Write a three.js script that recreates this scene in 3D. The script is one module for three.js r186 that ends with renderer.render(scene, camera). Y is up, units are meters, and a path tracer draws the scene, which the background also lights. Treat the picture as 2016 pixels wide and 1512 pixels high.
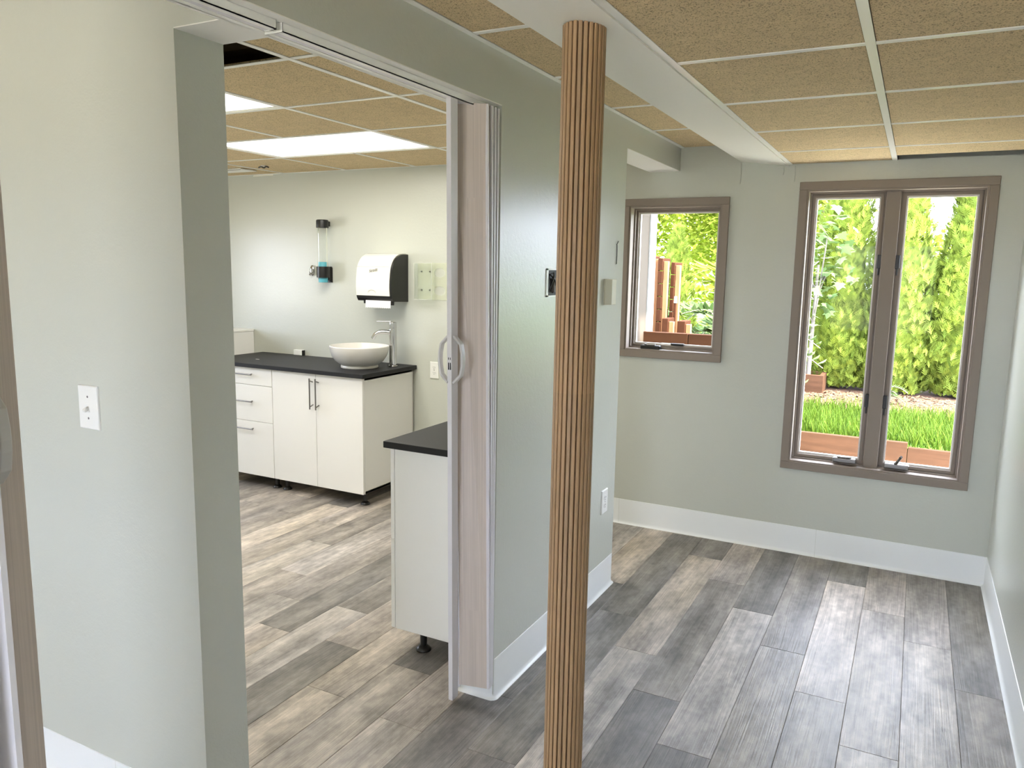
import * as THREE from 'three';
import { RoundedBoxGeometry } from 'three/addons/geometries/RoundedBoxGeometry.js';
import { TextGeometry } from 'three/addons/geometries/TextGeometry.js';
import { FontLoader } from 'three/addons/loaders/FontLoader.js';
import { mergeGeometries, mergeVertices, toCreasedNormals } from 'three/addons/utils/BufferGeometryUtils.js';
import { RectAreaLightUniformsLib } from 'three/addons/lights/RectAreaLightUniformsLib.js';

// ------------------------------------------------------------------ camera, sky, exposure
const scene = new THREE.Scene();
const renderer = new THREE.WebGLRenderer({ antialias: true });
renderer.toneMapping = THREE.LinearToneMapping;
renderer.toneMappingExposure = 3.5;
renderer.shadowMap.enabled = true;
RectAreaLightUniformsLib.init();

const H = 1.623;                                   // eye height
const camera = new THREE.PerspectiveCamera(2 * Math.atan(756 / 1522.3) * 180 / Math.PI, 2016 / 1512, 0.05, 200);
camera.position.set(0, H, 0);
camera.rotation.set(-0.14935594, 0.47769783, 0.01798287, 'YXZ');
scene.add(camera);

// seeded helpers -------------------------------------------------------------
function rng(seed) { let s = seed >>> 0; return () => { s = (s + 0x6D2B79F5) >>> 0; let t = s; t = Math.imul(t ^ (t >>> 15), t | 1); t ^= t + Math.imul(t ^ (t >>> 7), t | 61); return ((t ^ (t >>> 14)) >>> 0) / 4294967296; }; }
function hash2(x, y, s) { let h = Math.imul(x | 0, 374761393) ^ Math.imul(y | 0, 668265263) ^ Math.imul(s | 0, 1274126177); h = Math.imul(h ^ (h >>> 13), 1274126177); return ((h ^ (h >>> 16)) >>> 0) / 4294967296; }
function vnoise(x, y, s, px = 0, py = 0) {          // value noise, optional period
  const xi = Math.floor(x), yi = Math.floor(y), fx = x - xi, fy = y - yi, u = fx * fx * (3 - 2 * fx), v = fy * fy * (3 - 2 * fy);
  const X0 = px ? ((xi % px) + px) % px : xi, X1 = px ? (X0 + 1) % px : xi + 1, Y0 = py ? ((yi % py) + py) % py : yi, Y1 = py ? (Y0 + 1) % py : yi + 1;
  return (hash2(X0, Y0, s) * (1 - u) + hash2(X1, Y0, s) * u) * (1 - v) + (hash2(X0, Y1, s) * (1 - u) + hash2(X1, Y1, s) * u) * v;
}
const clamp = (x, a = 0, b = 1) => Math.min(b, Math.max(a, x));
const lerp = (a, b, t) => a + (b - a) * t;

// an even bright overcast, a little thinner towards the zenith
{
  const w = 256, h = 128, d = new Float32Array(w * h * 4);
  for (let j = 0; j < h; j++) for (let i = 0; i < w; i++) {
    const el = ((j + 0.5) / h - 0.5) * Math.PI, k = (j * w + i) * 4;
    const c = 0.94 + 0.12 * (0.6 * vnoise(i / 16, j / 8, 5, 16, 0) + 0.4 * vnoise(i / 8, j / 4, 6, 32, 0));
    const L = SKY() * c * (el > 0 ? 1 : 0.35);
    d[k] = L * 0.90; d[k + 1] = L * 0.98; d[k + 2] = L * 1.18; d[k + 3] = 1;
  }
  const t = new THREE.DataTexture(d, w, h, THREE.RGBAFormat, THREE.FloatType);
  t.mapping = THREE.EquirectangularReflectionMapping; t.magFilter = THREE.LinearFilter; t.needsUpdate = true;
  scene.background = t;
}
function SKY() { return 5.6; }
// hazy high sun from the right of the house
const sun = new THREE.DirectionalLight(new THREE.Color().setRGB(1, 0.94, 0.80), 10);
sun.position.set(8.6 - 1, 12, 2.6 - 8); sun.target.position.set(-1, 0, -8); sun.castShadow = true; sun.shadow.radius = 4;
Object.assign(sun.shadow.camera, { left: -12, right: 12, top: 12, bottom: -12, near: 1, far: 40 }); sun.shadow.mapSize.set(2048, 2048);
scene.add(sun, sun.target);

// ------------------------------------------------------------------ textures
function tex(w, h, fn, srgb = true, repeat = true) {
  const d = new Uint8Array(w * h * 4);
  for (let j = 0; j < h; j++) for (let i = 0; i < w; i++) {
    const c = fn(i / w, j / h, i, j), k = (j * w + i) * 4;
    if (typeof c === 'number') { d[k] = d[k + 1] = d[k + 2] = clamp(c) * 255; } else { d[k] = clamp(c[0]) * 255; d[k + 1] = clamp(c[1]) * 255; d[k + 2] = clamp(c[2]) * 255; }
    d[k + 3] = 255;
  }
  const t = new THREE.DataTexture(d, w, h, THREE.RGBAFormat);
  t.magFilter = THREE.LinearFilter; t.minFilter = THREE.LinearMipmapLinearFilter; t.generateMipmaps = true;
  if (repeat) t.wrapS = t.wrapT = THREE.RepeatWrapping;
  if (srgb) t.colorSpace = THREE.SRGBColorSpace;
  t.needsUpdate = true;
  return t;
}
// wood grain of a board: u across, v along
function grain(u, v, s, { rings = 14, streak = 70, arch = 1 } = {}) {
  const cx = 0.5 + 0.35 * (hash2(s, 1, 9) - 0.5), w1 = vnoise(u * 2.2, v * 2.6, s) - 0.5, w2 = vnoise(u * 5, v * 5, s + 1) - 0.5;
  const du = u - cx + 0.16 * w1, r = Math.sqrt(du * du + arch * 0.012 * Math.pow(vnoise(0.5, v * 1.7, s + 2) * 2 + 0.2, 2));
  const q = r * rings * 2 + w2 * 0.9, ring = 0.65 * vnoise(q, v * 2.2, s + 8) + 0.35 * vnoise(q * 2.1, v * 4, s + 9);
  const st = 0.55 * vnoise(u * streak, v * 7 + 9 * hash2(Math.floor(u * streak * 0.7), 3, s), s + 3) + 0.45 * vnoise(u * streak * 2.3, v * 19 + 7 * hash2(Math.floor(u * streak * 1.3), 5, s), s + 4);
  const cloud = 0.45 * vnoise(u * 2.5, v * 4.2, s + 5) + 0.33 * vnoise(u * 6, v * 15, s + 6) + 0.22 * vnoise(u * 14, v * 52, s + 7);
  return { ring, st, cloud };
}
const plankTex = [], plankBump = [];
for (let k = 0; k < 4; k++) {
  const g = (u, v) => grain(u, v, 100 + k * 17, { rings: [24, 30, 20, 27][k], streak: 85, arch: [1, 1.6, 0.5, 1.2][k] });
  const knots = []; { const r = rng(900 + k); for (let n = 0; n < 1; n++) knots.push([0.2 + 0.6 * r(), r(), 0.010 + 0.010 * r()]); }
  plankTex.push(tex(256, 1024, (u, v) => {
    const q = g(u, v); let L = 0.655 + 0.25 * (q.cloud - 0.5) * 1.7 + 0.15 * (q.st - 0.5) + 0.12 * (q.ring - 0.5) + 0.05 * (vnoise(u * 90, v * 240, 77 + k) - 0.5);
    for (const [ku, kv, kr] of knots) { const d = Math.hypot((u - ku) * 0.187 + 0.004 * (q.st - 0.5), (v - kv) * 1.25 * 0.4) / kr; if (d < 1.6) L -= 0.13 * Math.exp(-d * d * 3) * (0.3 + 1.2 * q.ring); }
    const warm = 0.5 + 0.5 * (vnoise(u * 1.5, v * 2.3, 300 + k) - 0.5) * 2;
    return [L * (1.0 + 0.025 * warm), L * (0.972 + 0.01 * warm), L * (0.945 - 0.04 * warm)];
  }));
  plankBump.push(tex(256, 1024, (u, v) => { const q = g(u, v); return 0.35 + 0.35 * q.ring + 0.3 * q.st; }, false));
}
const tileTex = [], tileBump = [];
for (let k = 0; k < 2; k++) {
  const n = 512, hole = new Float32Array(n * n), r = rng(40 + k);
  for (let m = 0; m < 4200; m++) {
    let x = r() * n, y = r() * n, a = r() * 6.28, len = 1 + r() * r() * 7, rad = 0.5 + r() * 0.9 + (r() < 0.05 ? 1.3 : 0), dep = 0.35 + 0.65 * r();
    for (let t = 0; t < len; t++) {
      a += (r() - 0.5) * 1.3; x += Math.cos(a); y += Math.sin(a);
      for (let j = -3; j <= 3; j++) for (let i = -3; i <= 3; i++) { const f = clamp(rad + 0.5 - Math.hypot(i, j)), X = (Math.round(x + i) + n) % n, Y = (Math.round(y + j) + n) % n; hole[Y * n + X] = Math.max(hole[Y * n + X], f * dep); }
    }
  }
  tileTex.push(tex(n, n, (u, v, i, j) => { const L = 0.845 + 0.05 * (vnoise(i / 2, j / 2, 3) - 0.5) + 0.04 * (vnoise(i / 60, j / 60, 4) - 0.5) - 0.36 * hole[j * n + i]; return [L, L * 0.935, L * 0.80]; }));
  tileBump.push(tex(n, n, (u, v, i, j) => 0.8 - 0.7 * hole[j * n + i] + 0.15 * (vnoise(i / 2, j / 2, 3) - 0.5), false));
}
const paintBump = tex(256, 256, (u, v, i, j) => 0.5 + 0.3 * (vnoise(u * 64, v * 64, 7, 64, 64) - 0.5) + 0.35 * (vnoise(u * 22, v * 22, 8, 22, 22) - 0.5), false);
const vinylTex = tex(256, 1024, (u, v) => { const q = grain(u, v, 501, { rings: 16, streak: 55, arch: 1.3 }); const L = 0.82 + 0.05 * (q.ring - 0.5) + 0.07 * (q.st - 0.5) + 0.04 * (q.cloud - 0.5); return [L * 1.01, L * 0.958, L * 0.91]; });
const oakTex = tex(64, 1024, (u, v) => { const q = grain(u, v, 611, { rings: 3, streak: 18, arch: 0.2 }); const L = 0.645 + 0.10 * (q.st - 0.5) + 0.10 * (q.cloud - 0.5); return [L * 1.02, L * 0.835, L * 0.62]; });
const boardTex = tex(256, 1024, (u, v) => { const q = grain(u, v, 733, { rings: 9, streak: 40, arch: 1.2 }); const L = 0.60 + 0.10 * (q.ring - 0.5) + 0.10 * (q.st - 0.5) + 0.10 * (q.cloud - 0.5); return [L * 1.08, L * 0.80, L * 0.62]; });
const groundTex = tex(256, 256, (u, v) => { const L = 0.30 + 0.3 * vnoise(u * 64, v * 64, 21, 64, 64) + 0.25 * vnoise(u * 16, v * 16, 22, 16, 16); return [L * 0.75, L, L * 0.38]; });
const mulchTex = tex(256, 256, (u, v) => { const L = 0.35 + 0.4 * vnoise(u * 64, v * 64, 31, 64, 64) + 0.25 * vnoise(u * 16, v * 16, 32, 16, 16); return [L * 1.02, L * 0.78, L * 0.58]; });
function rep(t, x, y) { const c = t.clone(); c.repeat.set(x, y); c.needsUpdate = true; return c; }

// ------------------------------------------------------------------ materials (linear base colours)
const C = (r, g, b) => new THREE.Color().setRGB(r, g, b);
const std = (o) => new THREE.MeshStandardMaterial(o), phy = (o) => new THREE.MeshPhysicalMaterial(o);
const M = {
  wall: std({ color: C(0.555, 0.57, 0.505), roughness: 0.30, bumpMap: rep(paintBump, 4, 4), bumpScale: 0.0006 }),
  wallB: std({ color: C(0.60, 0.60, 0.50), roughness: 0.5, bumpMap: rep(paintBump, 4, 4), bumpScale: 0.0006 }),
  white: std({ color: C(0.88, 0.87, 0.82), roughness: 0.5 }),
  beam: std({ color: C(0.88, 0.87, 0.79), roughness: 0.55, bumpMap: rep(paintBump, 3, 3), bumpScale: 0.0006 }),
  gridWhite: std({ color: C(0.88, 0.87, 0.82), roughness: 0.28 }),
  tile: [0, 1].map((k) => std({ map: rep(tileTex[k], 1 / 0.36, 1 / 0.36), bumpMap: rep(tileBump[k], 1 / 0.36, 1 / 0.36), bumpScale: 0.002, roughness: 0.95, color: C(1.0, 0.91, 0.76) })),
  deck: std({ color: C(0.26, 0.20, 0.14), roughness: 0.95 }),
  joist: std({ color: C(0.20, 0.15, 0.10), roughness: 0.9 }),
  cove: std({ color: C(0.83, 0.85, 0.84), roughness: 0.33 }),
  slab: std({ color: C(0.12, 0.11, 0.10), roughness: 0.95 }),
  taupe: std({ color: C(0.25, 0.205, 0.168), roughness: 0.55 }),
  bead: std({ color: C(0.72, 0.69, 0.64), roughness: 0.4 }),
  glass: phy({ color: C(0.985, 0.99, 0.985), roughness: 0.0, transmission: 1, thickness: 0, ior: 1.5, specularIntensity: 0.1 }),
  blackPlastic: std({ color: C(0.012, 0.012, 0.012), roughness: 0.35 }),
  blackMetal: std({ color: C(0.02, 0.019, 0.018), roughness: 0.4, metalness: 0.3 }),
  chrome: std({ color: C(0.60, 0.60, 0.60), roughness: 0.1, metalness: 1 }),
  nickel: std({ color: C(0.22, 0.21, 0.20), roughness: 0.35, metalness: 1 }),
  cabinet: std({ color: C(0.89, 0.88, 0.845), roughness: 0.4 }),
  counter: phy({ color: C(0.014, 0.014, 0.016), roughness: 0.5, specularIntensity: 0.6 }),
  porcelain: phy({ color: C(0.72, 0.70, 0.66), roughness: 0.3, clearcoat: 0.5, clearcoatRoughness: 0.2 }),
  plate: std({ color: C(0.82, 0.82, 0.78), roughness: 0.35 }),
  ivory: std({ color: C(0.62, 0.60, 0.46), roughness: 0.5 }),
  dispWhite: phy({ color: C(0.78, 0.77, 0.70), roughness: 0.12, clearcoat: 0.6, clearcoatRoughness: 0.05 }),
  paper: std({ color: C(0.86, 0.86, 0.87), roughness: 0.9 }),
  acrylic: phy({ color: C(0.97, 0.98, 0.97), roughness: 0.02, transmission: 1, thickness: 0, ior: 1.49 }),
  teal: std({ color: C(0.10, 0.42, 0.52), roughness: 0.5 }),
  vinyl: std({ map: vinylTex, color: C(0.95, 0.93, 0.92), roughness: 0.5 }),
  vinylPlain: std({ color: C(0.74, 0.72, 0.74), roughness: 0.4 }),
  handle: std({ color: C(0.60, 0.59, 0.575), roughness: 0.4 }),
  slot: std({ color: C(0.01, 0.01, 0.01), roughness: 0.6 }),
  oak: [0, 1, 2].map((k) => std({ map: rep(oakTex, 1, 1), color: [C(0.92, 0.90, 0.86), C(0.82, 0.80, 0.78), C(1.0, 0.98, 0.95)][k], roughness: 0.55 })),
  lens: std({ color: C(0.85, 0.85, 0.82), roughness: 0.6, emissive: C(1, 0.975, 0.90), emissiveIntensity: 0.9 }),
  timber: phy({ map: boardTex, specularIntensity: 0.2, color: C(0.17, 0.163, 0.155), roughness: 0.85 }),
  timberGrey: phy({ map: boardTex, specularIntensity: 0.2, color: C(0.13, 0.105, 0.09), roughness: 0.9 }),
  timberRed: phy({ map: boardTex, specularIntensity: 0.2, color: C(0.12, 0.082, 0.062), roughness: 0.9 }),
  timberPale: phy({ map: boardTex, specularIntensity: 0.2, color: C(0.75, 0.70, 0.58), roughness: 0.9 }),
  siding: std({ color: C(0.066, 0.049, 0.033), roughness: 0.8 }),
  trimWhite: std({ color: C(0.45, 0.45, 0.46), roughness: 0.6 }),
  lawn: std({ map: rep(groundTex, 2, 2), color: C(0.65, 0.72, 0.5), roughness: 1 }),
  mulch: std({ map: rep(mulchTex, 2, 2), color: C(0.20, 0.16, 0.135), roughness: 1 }),
  patio: std({ color: C(0.62, 0.59, 0.52), roughness: 0.95 }),
  gravel: std({ color: C(0.64, 0.60, 0.51), roughness: 1 }),
  bark: std({ color: C(0.30, 0.25, 0.20), roughness: 0.95 }),
  barkPale: std({ color: C(0.15, 0.135, 0.115), roughness: 0.95 }),
  leaf: phy({ color: C(1, 1, 1), roughness: 0.8, specularIntensity: 0.15, transmission: 0.35, thickness: 0, side: THREE.DoubleSide }),
  exterior: std({ color: C(0.40, 0.37, 0.33), roughness: 0.9 }),
};
const plankMats = [];
for (const [tone, warm] of [[1.0, 0], [0.80, 0.02], [0.50, -0.01], [0.94, 0.04], [0.64, 0.01], [1.14, 0.03]]) for (let k = 0; k < 4; k++)
  plankMats.push(std({ map: plankTex[k], bumpMap: plankBump[k], bumpScale: 0.0014, roughness: 0.42, color: C(tone * (0.98 + warm), tone * 0.96, tone * (0.95 - warm)) }));

// ------------------------------------------------------------------ building helpers
function boxUV(g) {                                 // uv in metres by dominant normal
  const p = g.attributes.position, n = g.attributes.normal, uv = new Float32Array(p.count * 2);
  for (let i = 0; i < p.count; i++) {
    const a = [Math.abs(n.getX(i)), Math.abs(n.getY(i)), Math.abs(n.getZ(i))], x = p.getX(i), y = p.getY(i), z = p.getZ(i);
    if (a[1] >= a[0] && a[1] >= a[2]) { uv[2 * i] = x; uv[2 * i + 1] = z; } else if (a[0] >= a[2]) { uv[2 * i] = z; uv[2 * i + 1] = y; } else { uv[2 * i] = x; uv[2 * i + 1] = y; }
  }
  g.setAttribute('uv', new THREE.BufferAttribute(uv, 2)); return g;
}
function box(x0, x1, y0, y1, z0, z1) { const g = new THREE.BoxGeometry(Math.abs(x1 - x0), Math.abs(y1 - y0), Math.abs(z1 - z0)); g.translate((x0 + x1) / 2, (y0 + y1) / 2, (z0 + z1) / 2); return boxUV(g); }
function rbox(x0, x1, y0, y1, z0, z1, r = 0.003, seg = 2) { const g = new RoundedBoxGeometry(Math.abs(x1 - x0), Math.abs(y1 - y0), Math.abs(z1 - z0), seg, r); g.translate((x0 + x1) / 2, (y0 + y1) / 2, (z0 + z1) / 2); return boxUV(g); }
function merge(list) { return mergeGeometries(list.map((g) => { const q = g.index ? g.toNonIndexed() : g; for (const k of Object.keys(q.attributes)) if (!['position', 'normal', 'uv'].includes(k)) q.deleteAttribute(k); return q; })); }
function cyl(a, b, r0, r1 = r0, seg = 16, cap = true) {   // tapered rod from a to b
  const A = new THREE.Vector3(...a), B = new THREE.Vector3(...b), d = B.clone().sub(A), g = new THREE.CylinderGeometry(r1, r0, d.length(), seg, 1, !cap);
  g.applyQuaternion(new THREE.Quaternion().setFromUnitVectors(new THREE.Vector3(0, 1, 0), d.clone().normalize())); g.translate(...A.add(B).multiplyScalar(0.5).toArray()); return g;
}
function tube(pts, r, seg = 24, rad = 8) { return new THREE.TubeGeometry(new THREE.CatmullRomCurve3(pts.map((p) => new THREE.Vector3(...p))), seg, r, rad, false); }
function lathe(prof, x, y, z, seg = 40) { const g = new THREE.LatheGeometry(prof.map((p) => new THREE.Vector2(p[0], p[1])), seg); g.translate(x, y, z); return g; }
function hexa(b, t, uvw = 1, uvh = 1) {             // b, t: four [x,y,z] corners each, counter-clockwise seen from above
  const pos = [], uv = []; const quad = (p, q, r, s) => { pos.push(...p, ...q, ...r, ...p, ...r, ...s); uv.push(0, 0, uvw, 0, uvw, uvh, 0, 0, uvw, uvh, 0, uvh); };
  for (let i = 0; i < 4; i++) { const j = (i + 1) % 4; quad(b[i], b[j], t[j], t[i]); }
  quad(t[0], t[1], t[2], t[3]); quad(b[3], b[2], b[1], b[0]);
  const g = new THREE.BufferGeometry(); g.setAttribute('position', new THREE.Float32BufferAttribute(pos, 3)); g.setAttribute('uv', new THREE.Float32BufferAttribute(uv, 2)); g.computeVertexNormals(); return g;
}
function prism(profile, x0, x1) {                   // profile of [z, y] extruded along x
  const s = new THREE.Shape(profile.map(([z, y]) => new THREE.Vector2(-z, y))), g = new THREE.ExtrudeGeometry(s, { depth: x1 - x0, bevelEnabled: false });
  g.rotateY(Math.PI / 2); g.translate(x0, 0, 0); return g;
}
const used = {};
function numbered(name) { const k = used[name] = (used[name] ?? -1) + 1; return k ? name + '_' + String(k).padStart(3, '0') : name; }
function shade(m) { m.castShadow = m.receiveShadow = true; return m; }
function thing(name, label, category, pos = [0, 0, 0], group) {
  const o = new THREE.Group(); o.name = numbered(name); o.position.set(...pos); o.userData = { label, category }; if (group) o.userData.group = group; scene.add(o); return o;
}
function structure(name, label, pos = [0, 0, 0]) { const o = new THREE.Group(); o.name = name; o.position.set(...pos); o.userData = { kind: 'structure', label }; scene.add(o); return o; }
// a part whose geometry is given in world coordinates
function off(o) { const v = new THREE.Vector3(); while (o && o !== scene) { v.add(o.position); o = o.parent; } return v; }
function part(parent, name, geo, mat, label) { const v = off(parent); geo = geo.clone(); geo.translate(-v.x, -v.y, -v.z); const m = shade(new THREE.Mesh(geo, mat)); m.name = name; if (label) m.userData.label = label; parent.add(m); return m; }
function single(name, geo, mat, label, category, pos = [0, 0, 0], group) { const g = geo.clone(); g.translate(-pos[0], -pos[1], -pos[2]); const m = shade(new THREE.Mesh(g, mat)); m.name = numbered(name); m.position.set(...pos); m.userData = { label, category }; if (group) m.userData.group = group; scene.add(m); return m; }
function struct(name, geo, mat, label) { const m = shade(new THREE.Mesh(geo, mat)); m.name = name; m.userData = { kind: 'structure', label }; scene.add(m); return m; }
// a wall slab with rectangular openings; axis 'x' runs along x (thickness z0..z1), axis 'z' runs along z
function wallGeo(axis, a0, a1, y0, y1, t0, t1, holes = []) {
  const cuts = [...new Set([a0, a1, ...holes.flatMap((h) => [h[0], h[1]])])].sort((p, q) => p - q), parts = [];
  const b = (p, q, r, s) => parts.push(axis === 'x' ? box(p, q, r, s, t0, t1) : box(t0, t1, r, s, p, q));
  for (let i = 0; i + 1 < cuts.length; i++) {
    const p = cuts[i], q = cuts[i + 1], h = holes.find((k) => k[0] <= p + 1e-6 && k[1] >= q - 1e-6);
    if (!h) b(p, q, y0, y1); else { if (h[2] > y0) b(p, q, y0, h[2]); if (h[3] < y1) b(p, q, h[3], y1); }
  }
  return merge(parts);
}
// vinyl cove base swept along a floor path; the room lies on the left of the path
function cove(path, h = 0.16, close = false) {
  const prof = [[0, h], [0.0028, h - 0.001], [0.0032, h - 0.004], [0.0032, 0.022], [0.005, 0.012], [0.009, 0.0055], [0.0155, 0.002], [0.0165, 0.0], [0, 0]];
  const n = path.length, nor = [];
  for (let i = 0; i < n; i++) {
    const seg = []; for (const [a, b] of [[i - 1, i], [i, i + 1]]) if (a >= 0 && b < n) { const dx = path[b][0] - path[a][0], dz = path[b][1] - path[a][1], l = Math.hypot(dx, dz); seg.push([dz / l, -dx / l]); }
    let nx, nz; if (seg.length === 1) [nx, nz] = seg[0]; else { nx = seg[0][0] + seg[1][0]; nz = seg[0][1] + seg[1][1]; const l2 = nx * nx + nz * nz; nx *= 2 / l2; nz *= 2 / l2; }
    nor.push([nx, nz]);
  }
  const pos = [], uv = [], idx = [];
  let run = 0;
  for (let i = 0; i < n; i++) { if (i) run += Math.hypot(path[i][0] - path[i - 1][0], path[i][1] - path[i - 1][1]); prof.forEach(([d, y], k) => { pos.push(path[i][0] + nor[i][0] * d, y, path[i][1] + nor[i][1] * d); uv.push(run, y); }); }
  const P = prof.length;
  for (let i = 0; i + 1 < n; i++) for (let k = 0; k + 1 < P; k++) { const a = i * P + k, b = a + P; idx.push(a, b, b + 1, a, b + 1, a + 1); }
  const g = new THREE.BufferGeometry(); g.setAttribute('position', new THREE.Float32BufferAttribute(pos, 3)); g.setAttribute('uv', new THREE.Float32BufferAttribute(uv, 2)); g.setIndex(idx);
  return toCreasedNormals(g.toNonIndexed(), 0.6);
}

// ------------------------------------------------------------------ dimensions read from the photograph
const ZB = -4.62, XR = 0.445, XP = -1.30, XP2 = -1.45, ZL = -1.33, ZL2 = -1.478, XJ = -1.60, ZD = -2.40, ZE = -3.68, YH = 2.167, ZR = 2.2, XL = -6.0;
const YC = 2.214, YS = 2.335, YB = 2.31, TOP = 2.74;

// ------------------------------------------------------------------ floor
const floor = structure('floor', 'grey-brown wood-look plank floor');
part(floor, 'subfloor', box(XL - 0.2, XR + 0.2, -0.12, -0.0066, ZB - 0.2, ZR + 0.2), M.slab);
function plankGeo(w, l) {
  const c = 0.0013, d = 0.0014, h = 0.0062, a = w / 2 - 0.0003, b = l / 2 - 0.0003, pos = [], uv = [];
  const R = (x, z, y) => [[-x, y, z], [x, y, z], [x, y, -z], [-x, y, -z]], top = R(a - c, b - c, 0), mid = R(a, b, -d), bot = R(a, b, -h);
  const quad = (p, q, r, s) => { for (const v of [p, q, r, p, r, s]) { pos.push(...v); uv.push((v[0] + w / 2) / 0.187, (v[2] + l / 2) / 1.25); } };
  quad(...top); for (let i = 0; i < 4; i++) { const j = (i + 1) % 4; quad(mid[i], mid[j], top[j], top[i]); quad(bot[i], bot[j], mid[j], mid[i]); }
  const g = new THREE.BufferGeometry(); g.setAttribute('position', new THREE.Float32BufferAttribute(pos, 3)); g.setAttribute('uv', new THREE.Float32BufferAttribute(uv, 2)); g.computeVertexNormals(); return g;
}
{
  const W = 0.1868, X0 = 0.078, LEN = 1.25, cache = {}, r = rng(77);
  // one end joint of each column where the photograph shows it
  const joint = { 1: -3.355, 0: -3.715, [-1]: -2.735, [-2]: -3.03, [-3]: -3.352, [-4]: -2.435, [-5]: -2.73, [-6]: -3.03, [-7]: -2.09, [-8]: -2.435, [-9]: -2.095, [-10]: -2.43, [-14]: -2.43, [-15]: -2.70, [-16]: -2.95, [-17]: -3.365, [-18]: -3.67, [-19]: -3.97, [-22]: -3.74 };
  // tones of planks read from the photograph: column, z inside it, tone row (0 light .. 2 dark)
  const tone = [[1, -4.2, 2], [1, -2.8, 4], [0, -4.2, 1], [0, -3.2, 0], [-1, -4.3, 3], [-1, -3.4, 1], [-1, -2.4, 0], [-2, -4.4, 2], [-2, -3.6, 5], [-2, -2.5, 4], [-3, -4.2, 4], [-3, -2.9, 4], [-3, -2.2, 1], [-4, -4.3, 2], [-4, -3.0, 0], [-4, -2.0, 2], [-5, -4.3, 3], [-5, -3.3, 4], [-5, -2.0, 2], [-6, -4.4, 2], [-6, -3.6, 3], [-6, -2.5, 0], [-7, -4.0, 2], [-7, -2.8, 2], [-7, -1.6, 4], [-8, -4.2, 3], [-8, -3.0, 2], [-8, -1.8, 2], [-9, -2.8, 3], [-9, -1.6, 1], [-10, -2.0, 1], [-10, -3.0, 2], [-11, -2, 3], [-12, -2, 2], [-13, -2.4, 0], [-14, -3.0, 2], [-14, -2.0, 3], [-15, -3.4, 1], [-15, -2.1, 0], [-16, -3.5, 0], [-16, -2.4, 1], [-17, -4, 4], [-17, -2.8, 0], [-18, -4.2, 5], [-18, -3.0, 1], [-19, -4.4, 2], [-19, -3.4, 5], [-20, -3.8, 4]];
  const x0 = XL, x1 = XR, z0 = ZB, z1 = ZR, stuff = [];
  for (let c = -33; c <= 1; c++) {
    const a = Math.max(x0, X0 + c * W), b = Math.min(x1, X0 + (c + 1) * W); if (b - a < 0.01) continue;
    let s = (joint[c] ?? -2.43 - 0.3125 * (((c * 3) % 4 + 4) % 4) - 0.04 * r()); while (s > z0) s -= LEN;
    for (; s < z1; s += LEN) {
      const p = Math.max(s, z0), q = Math.min(s + LEN, z1); if (q - p < 0.01) continue;
      const hit = tone.find((t) => t[0] === c && t[1] > p && t[1] < q), row = hit ? hit[2] : Math.floor(r() * 6), mat = plankMats[row * 4 + Math.floor(r() * 4)];
      const key = (b - a).toFixed(3) + '_' + (q - p).toFixed(3), geo = cache[key] ??= plankGeo(b - a, q - p);
      const m = shade(new THREE.Mesh(geo, mat)); m.name = 'plank'; m.position.set((a + b) / 2, 0, (p + q) / 2);
      if (r() < 0.5) m.rotation.y = Math.PI;
      floor.add(m);
    }
  }
}

// ------------------------------------------------------------------ outer shell and walls
const W1 = { x0: -0.622, x1: 0.322, y0: 0.503, y1: 2.116 }, W2 = { x0: -1.640, x1: -0.998, y0: 1.087, y1: 2.048 };
const hole = (w, i = 0.04) => [w.x0 + i, w.x1 - i, w.y0 + i, w.y1 - i];
struct('wall_back', merge([wallGeo('x', XL - 0.2, XR + 0.2, -0.12, YC + 0.003, ZB - 0.2, ZB, [hole(W2), hole(W1)]), wallGeo('x', XL - 0.2, XR + 0.2, YC + 0.003, TOP, ZB - 0.2, ZB, [[-0.149, XR, YC + 0.003, TOP]]), box(-0.149, XR, YC + 0.003, TOP, ZB - 0.2, ZB - 0.15)]), M.wall, 'pale sage painted wall with two windows');
for (const [x, y0, y1] of [[-0.948, 2.118, 2.235], [-0.655, 2.12, 2.205], [-0.715, 2.16, 2.205]]) part(scene.getObjectByName('wall_back'), 'paint_drip', tube([[x, y1, ZB + 0.0005], [x + 0.002, (y0 + y1) / 2, ZB + 0.0008], [x - 0.001, y0, ZB + 0.0005]], 0.0032, 10, 6), M.wall, 'dried paint run');
struct('wall_right', wallGeo('z', ZB - 0.2, ZR + 0.2, -0.12, TOP, XR, XR + 0.2), M.wall, 'pale sage painted side wall of the window room');
const RW = [[-4.3, -2.9, 0.85, 2.0], [-1.1, 0.25, 0.8, 2.05]], LW = [[-3.45, -2.4, 1.05, 2.0]];
struct('wall_rear', wallGeo('x', XL - 0.2, XR + 0.2, -0.12, TOP, ZR, ZR + 0.2, RW), M.wall, 'pale sage painted rear wall with wide windows');
struct('wall_far_left', wallGeo('z', ZB, ZR, -0.12, TOP, XL - 0.2, XL, LW), M.wallB, 'pale outer wall of the sink room with a window');
struct('wall_left', merge([box(XL, XJ, 0, 2.6, ZL2, ZL), box(XJ, XP2, YH, 2.6, ZL2, ZL)]), M.wall, 'pale sage wall ending beside the doorway, light switch on it');
struct('wall_middle', merge([box(XP2, XP, 0, 2.6, ZE, ZD), box(XP2, XP, YH, 2.6, ZD, ZR), box(XP2 - 0.03, XP, 2.205, 2.6, ZB, ZE)]), M.wall, 'pale sage partition wall with header over the folding door openings');
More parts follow.
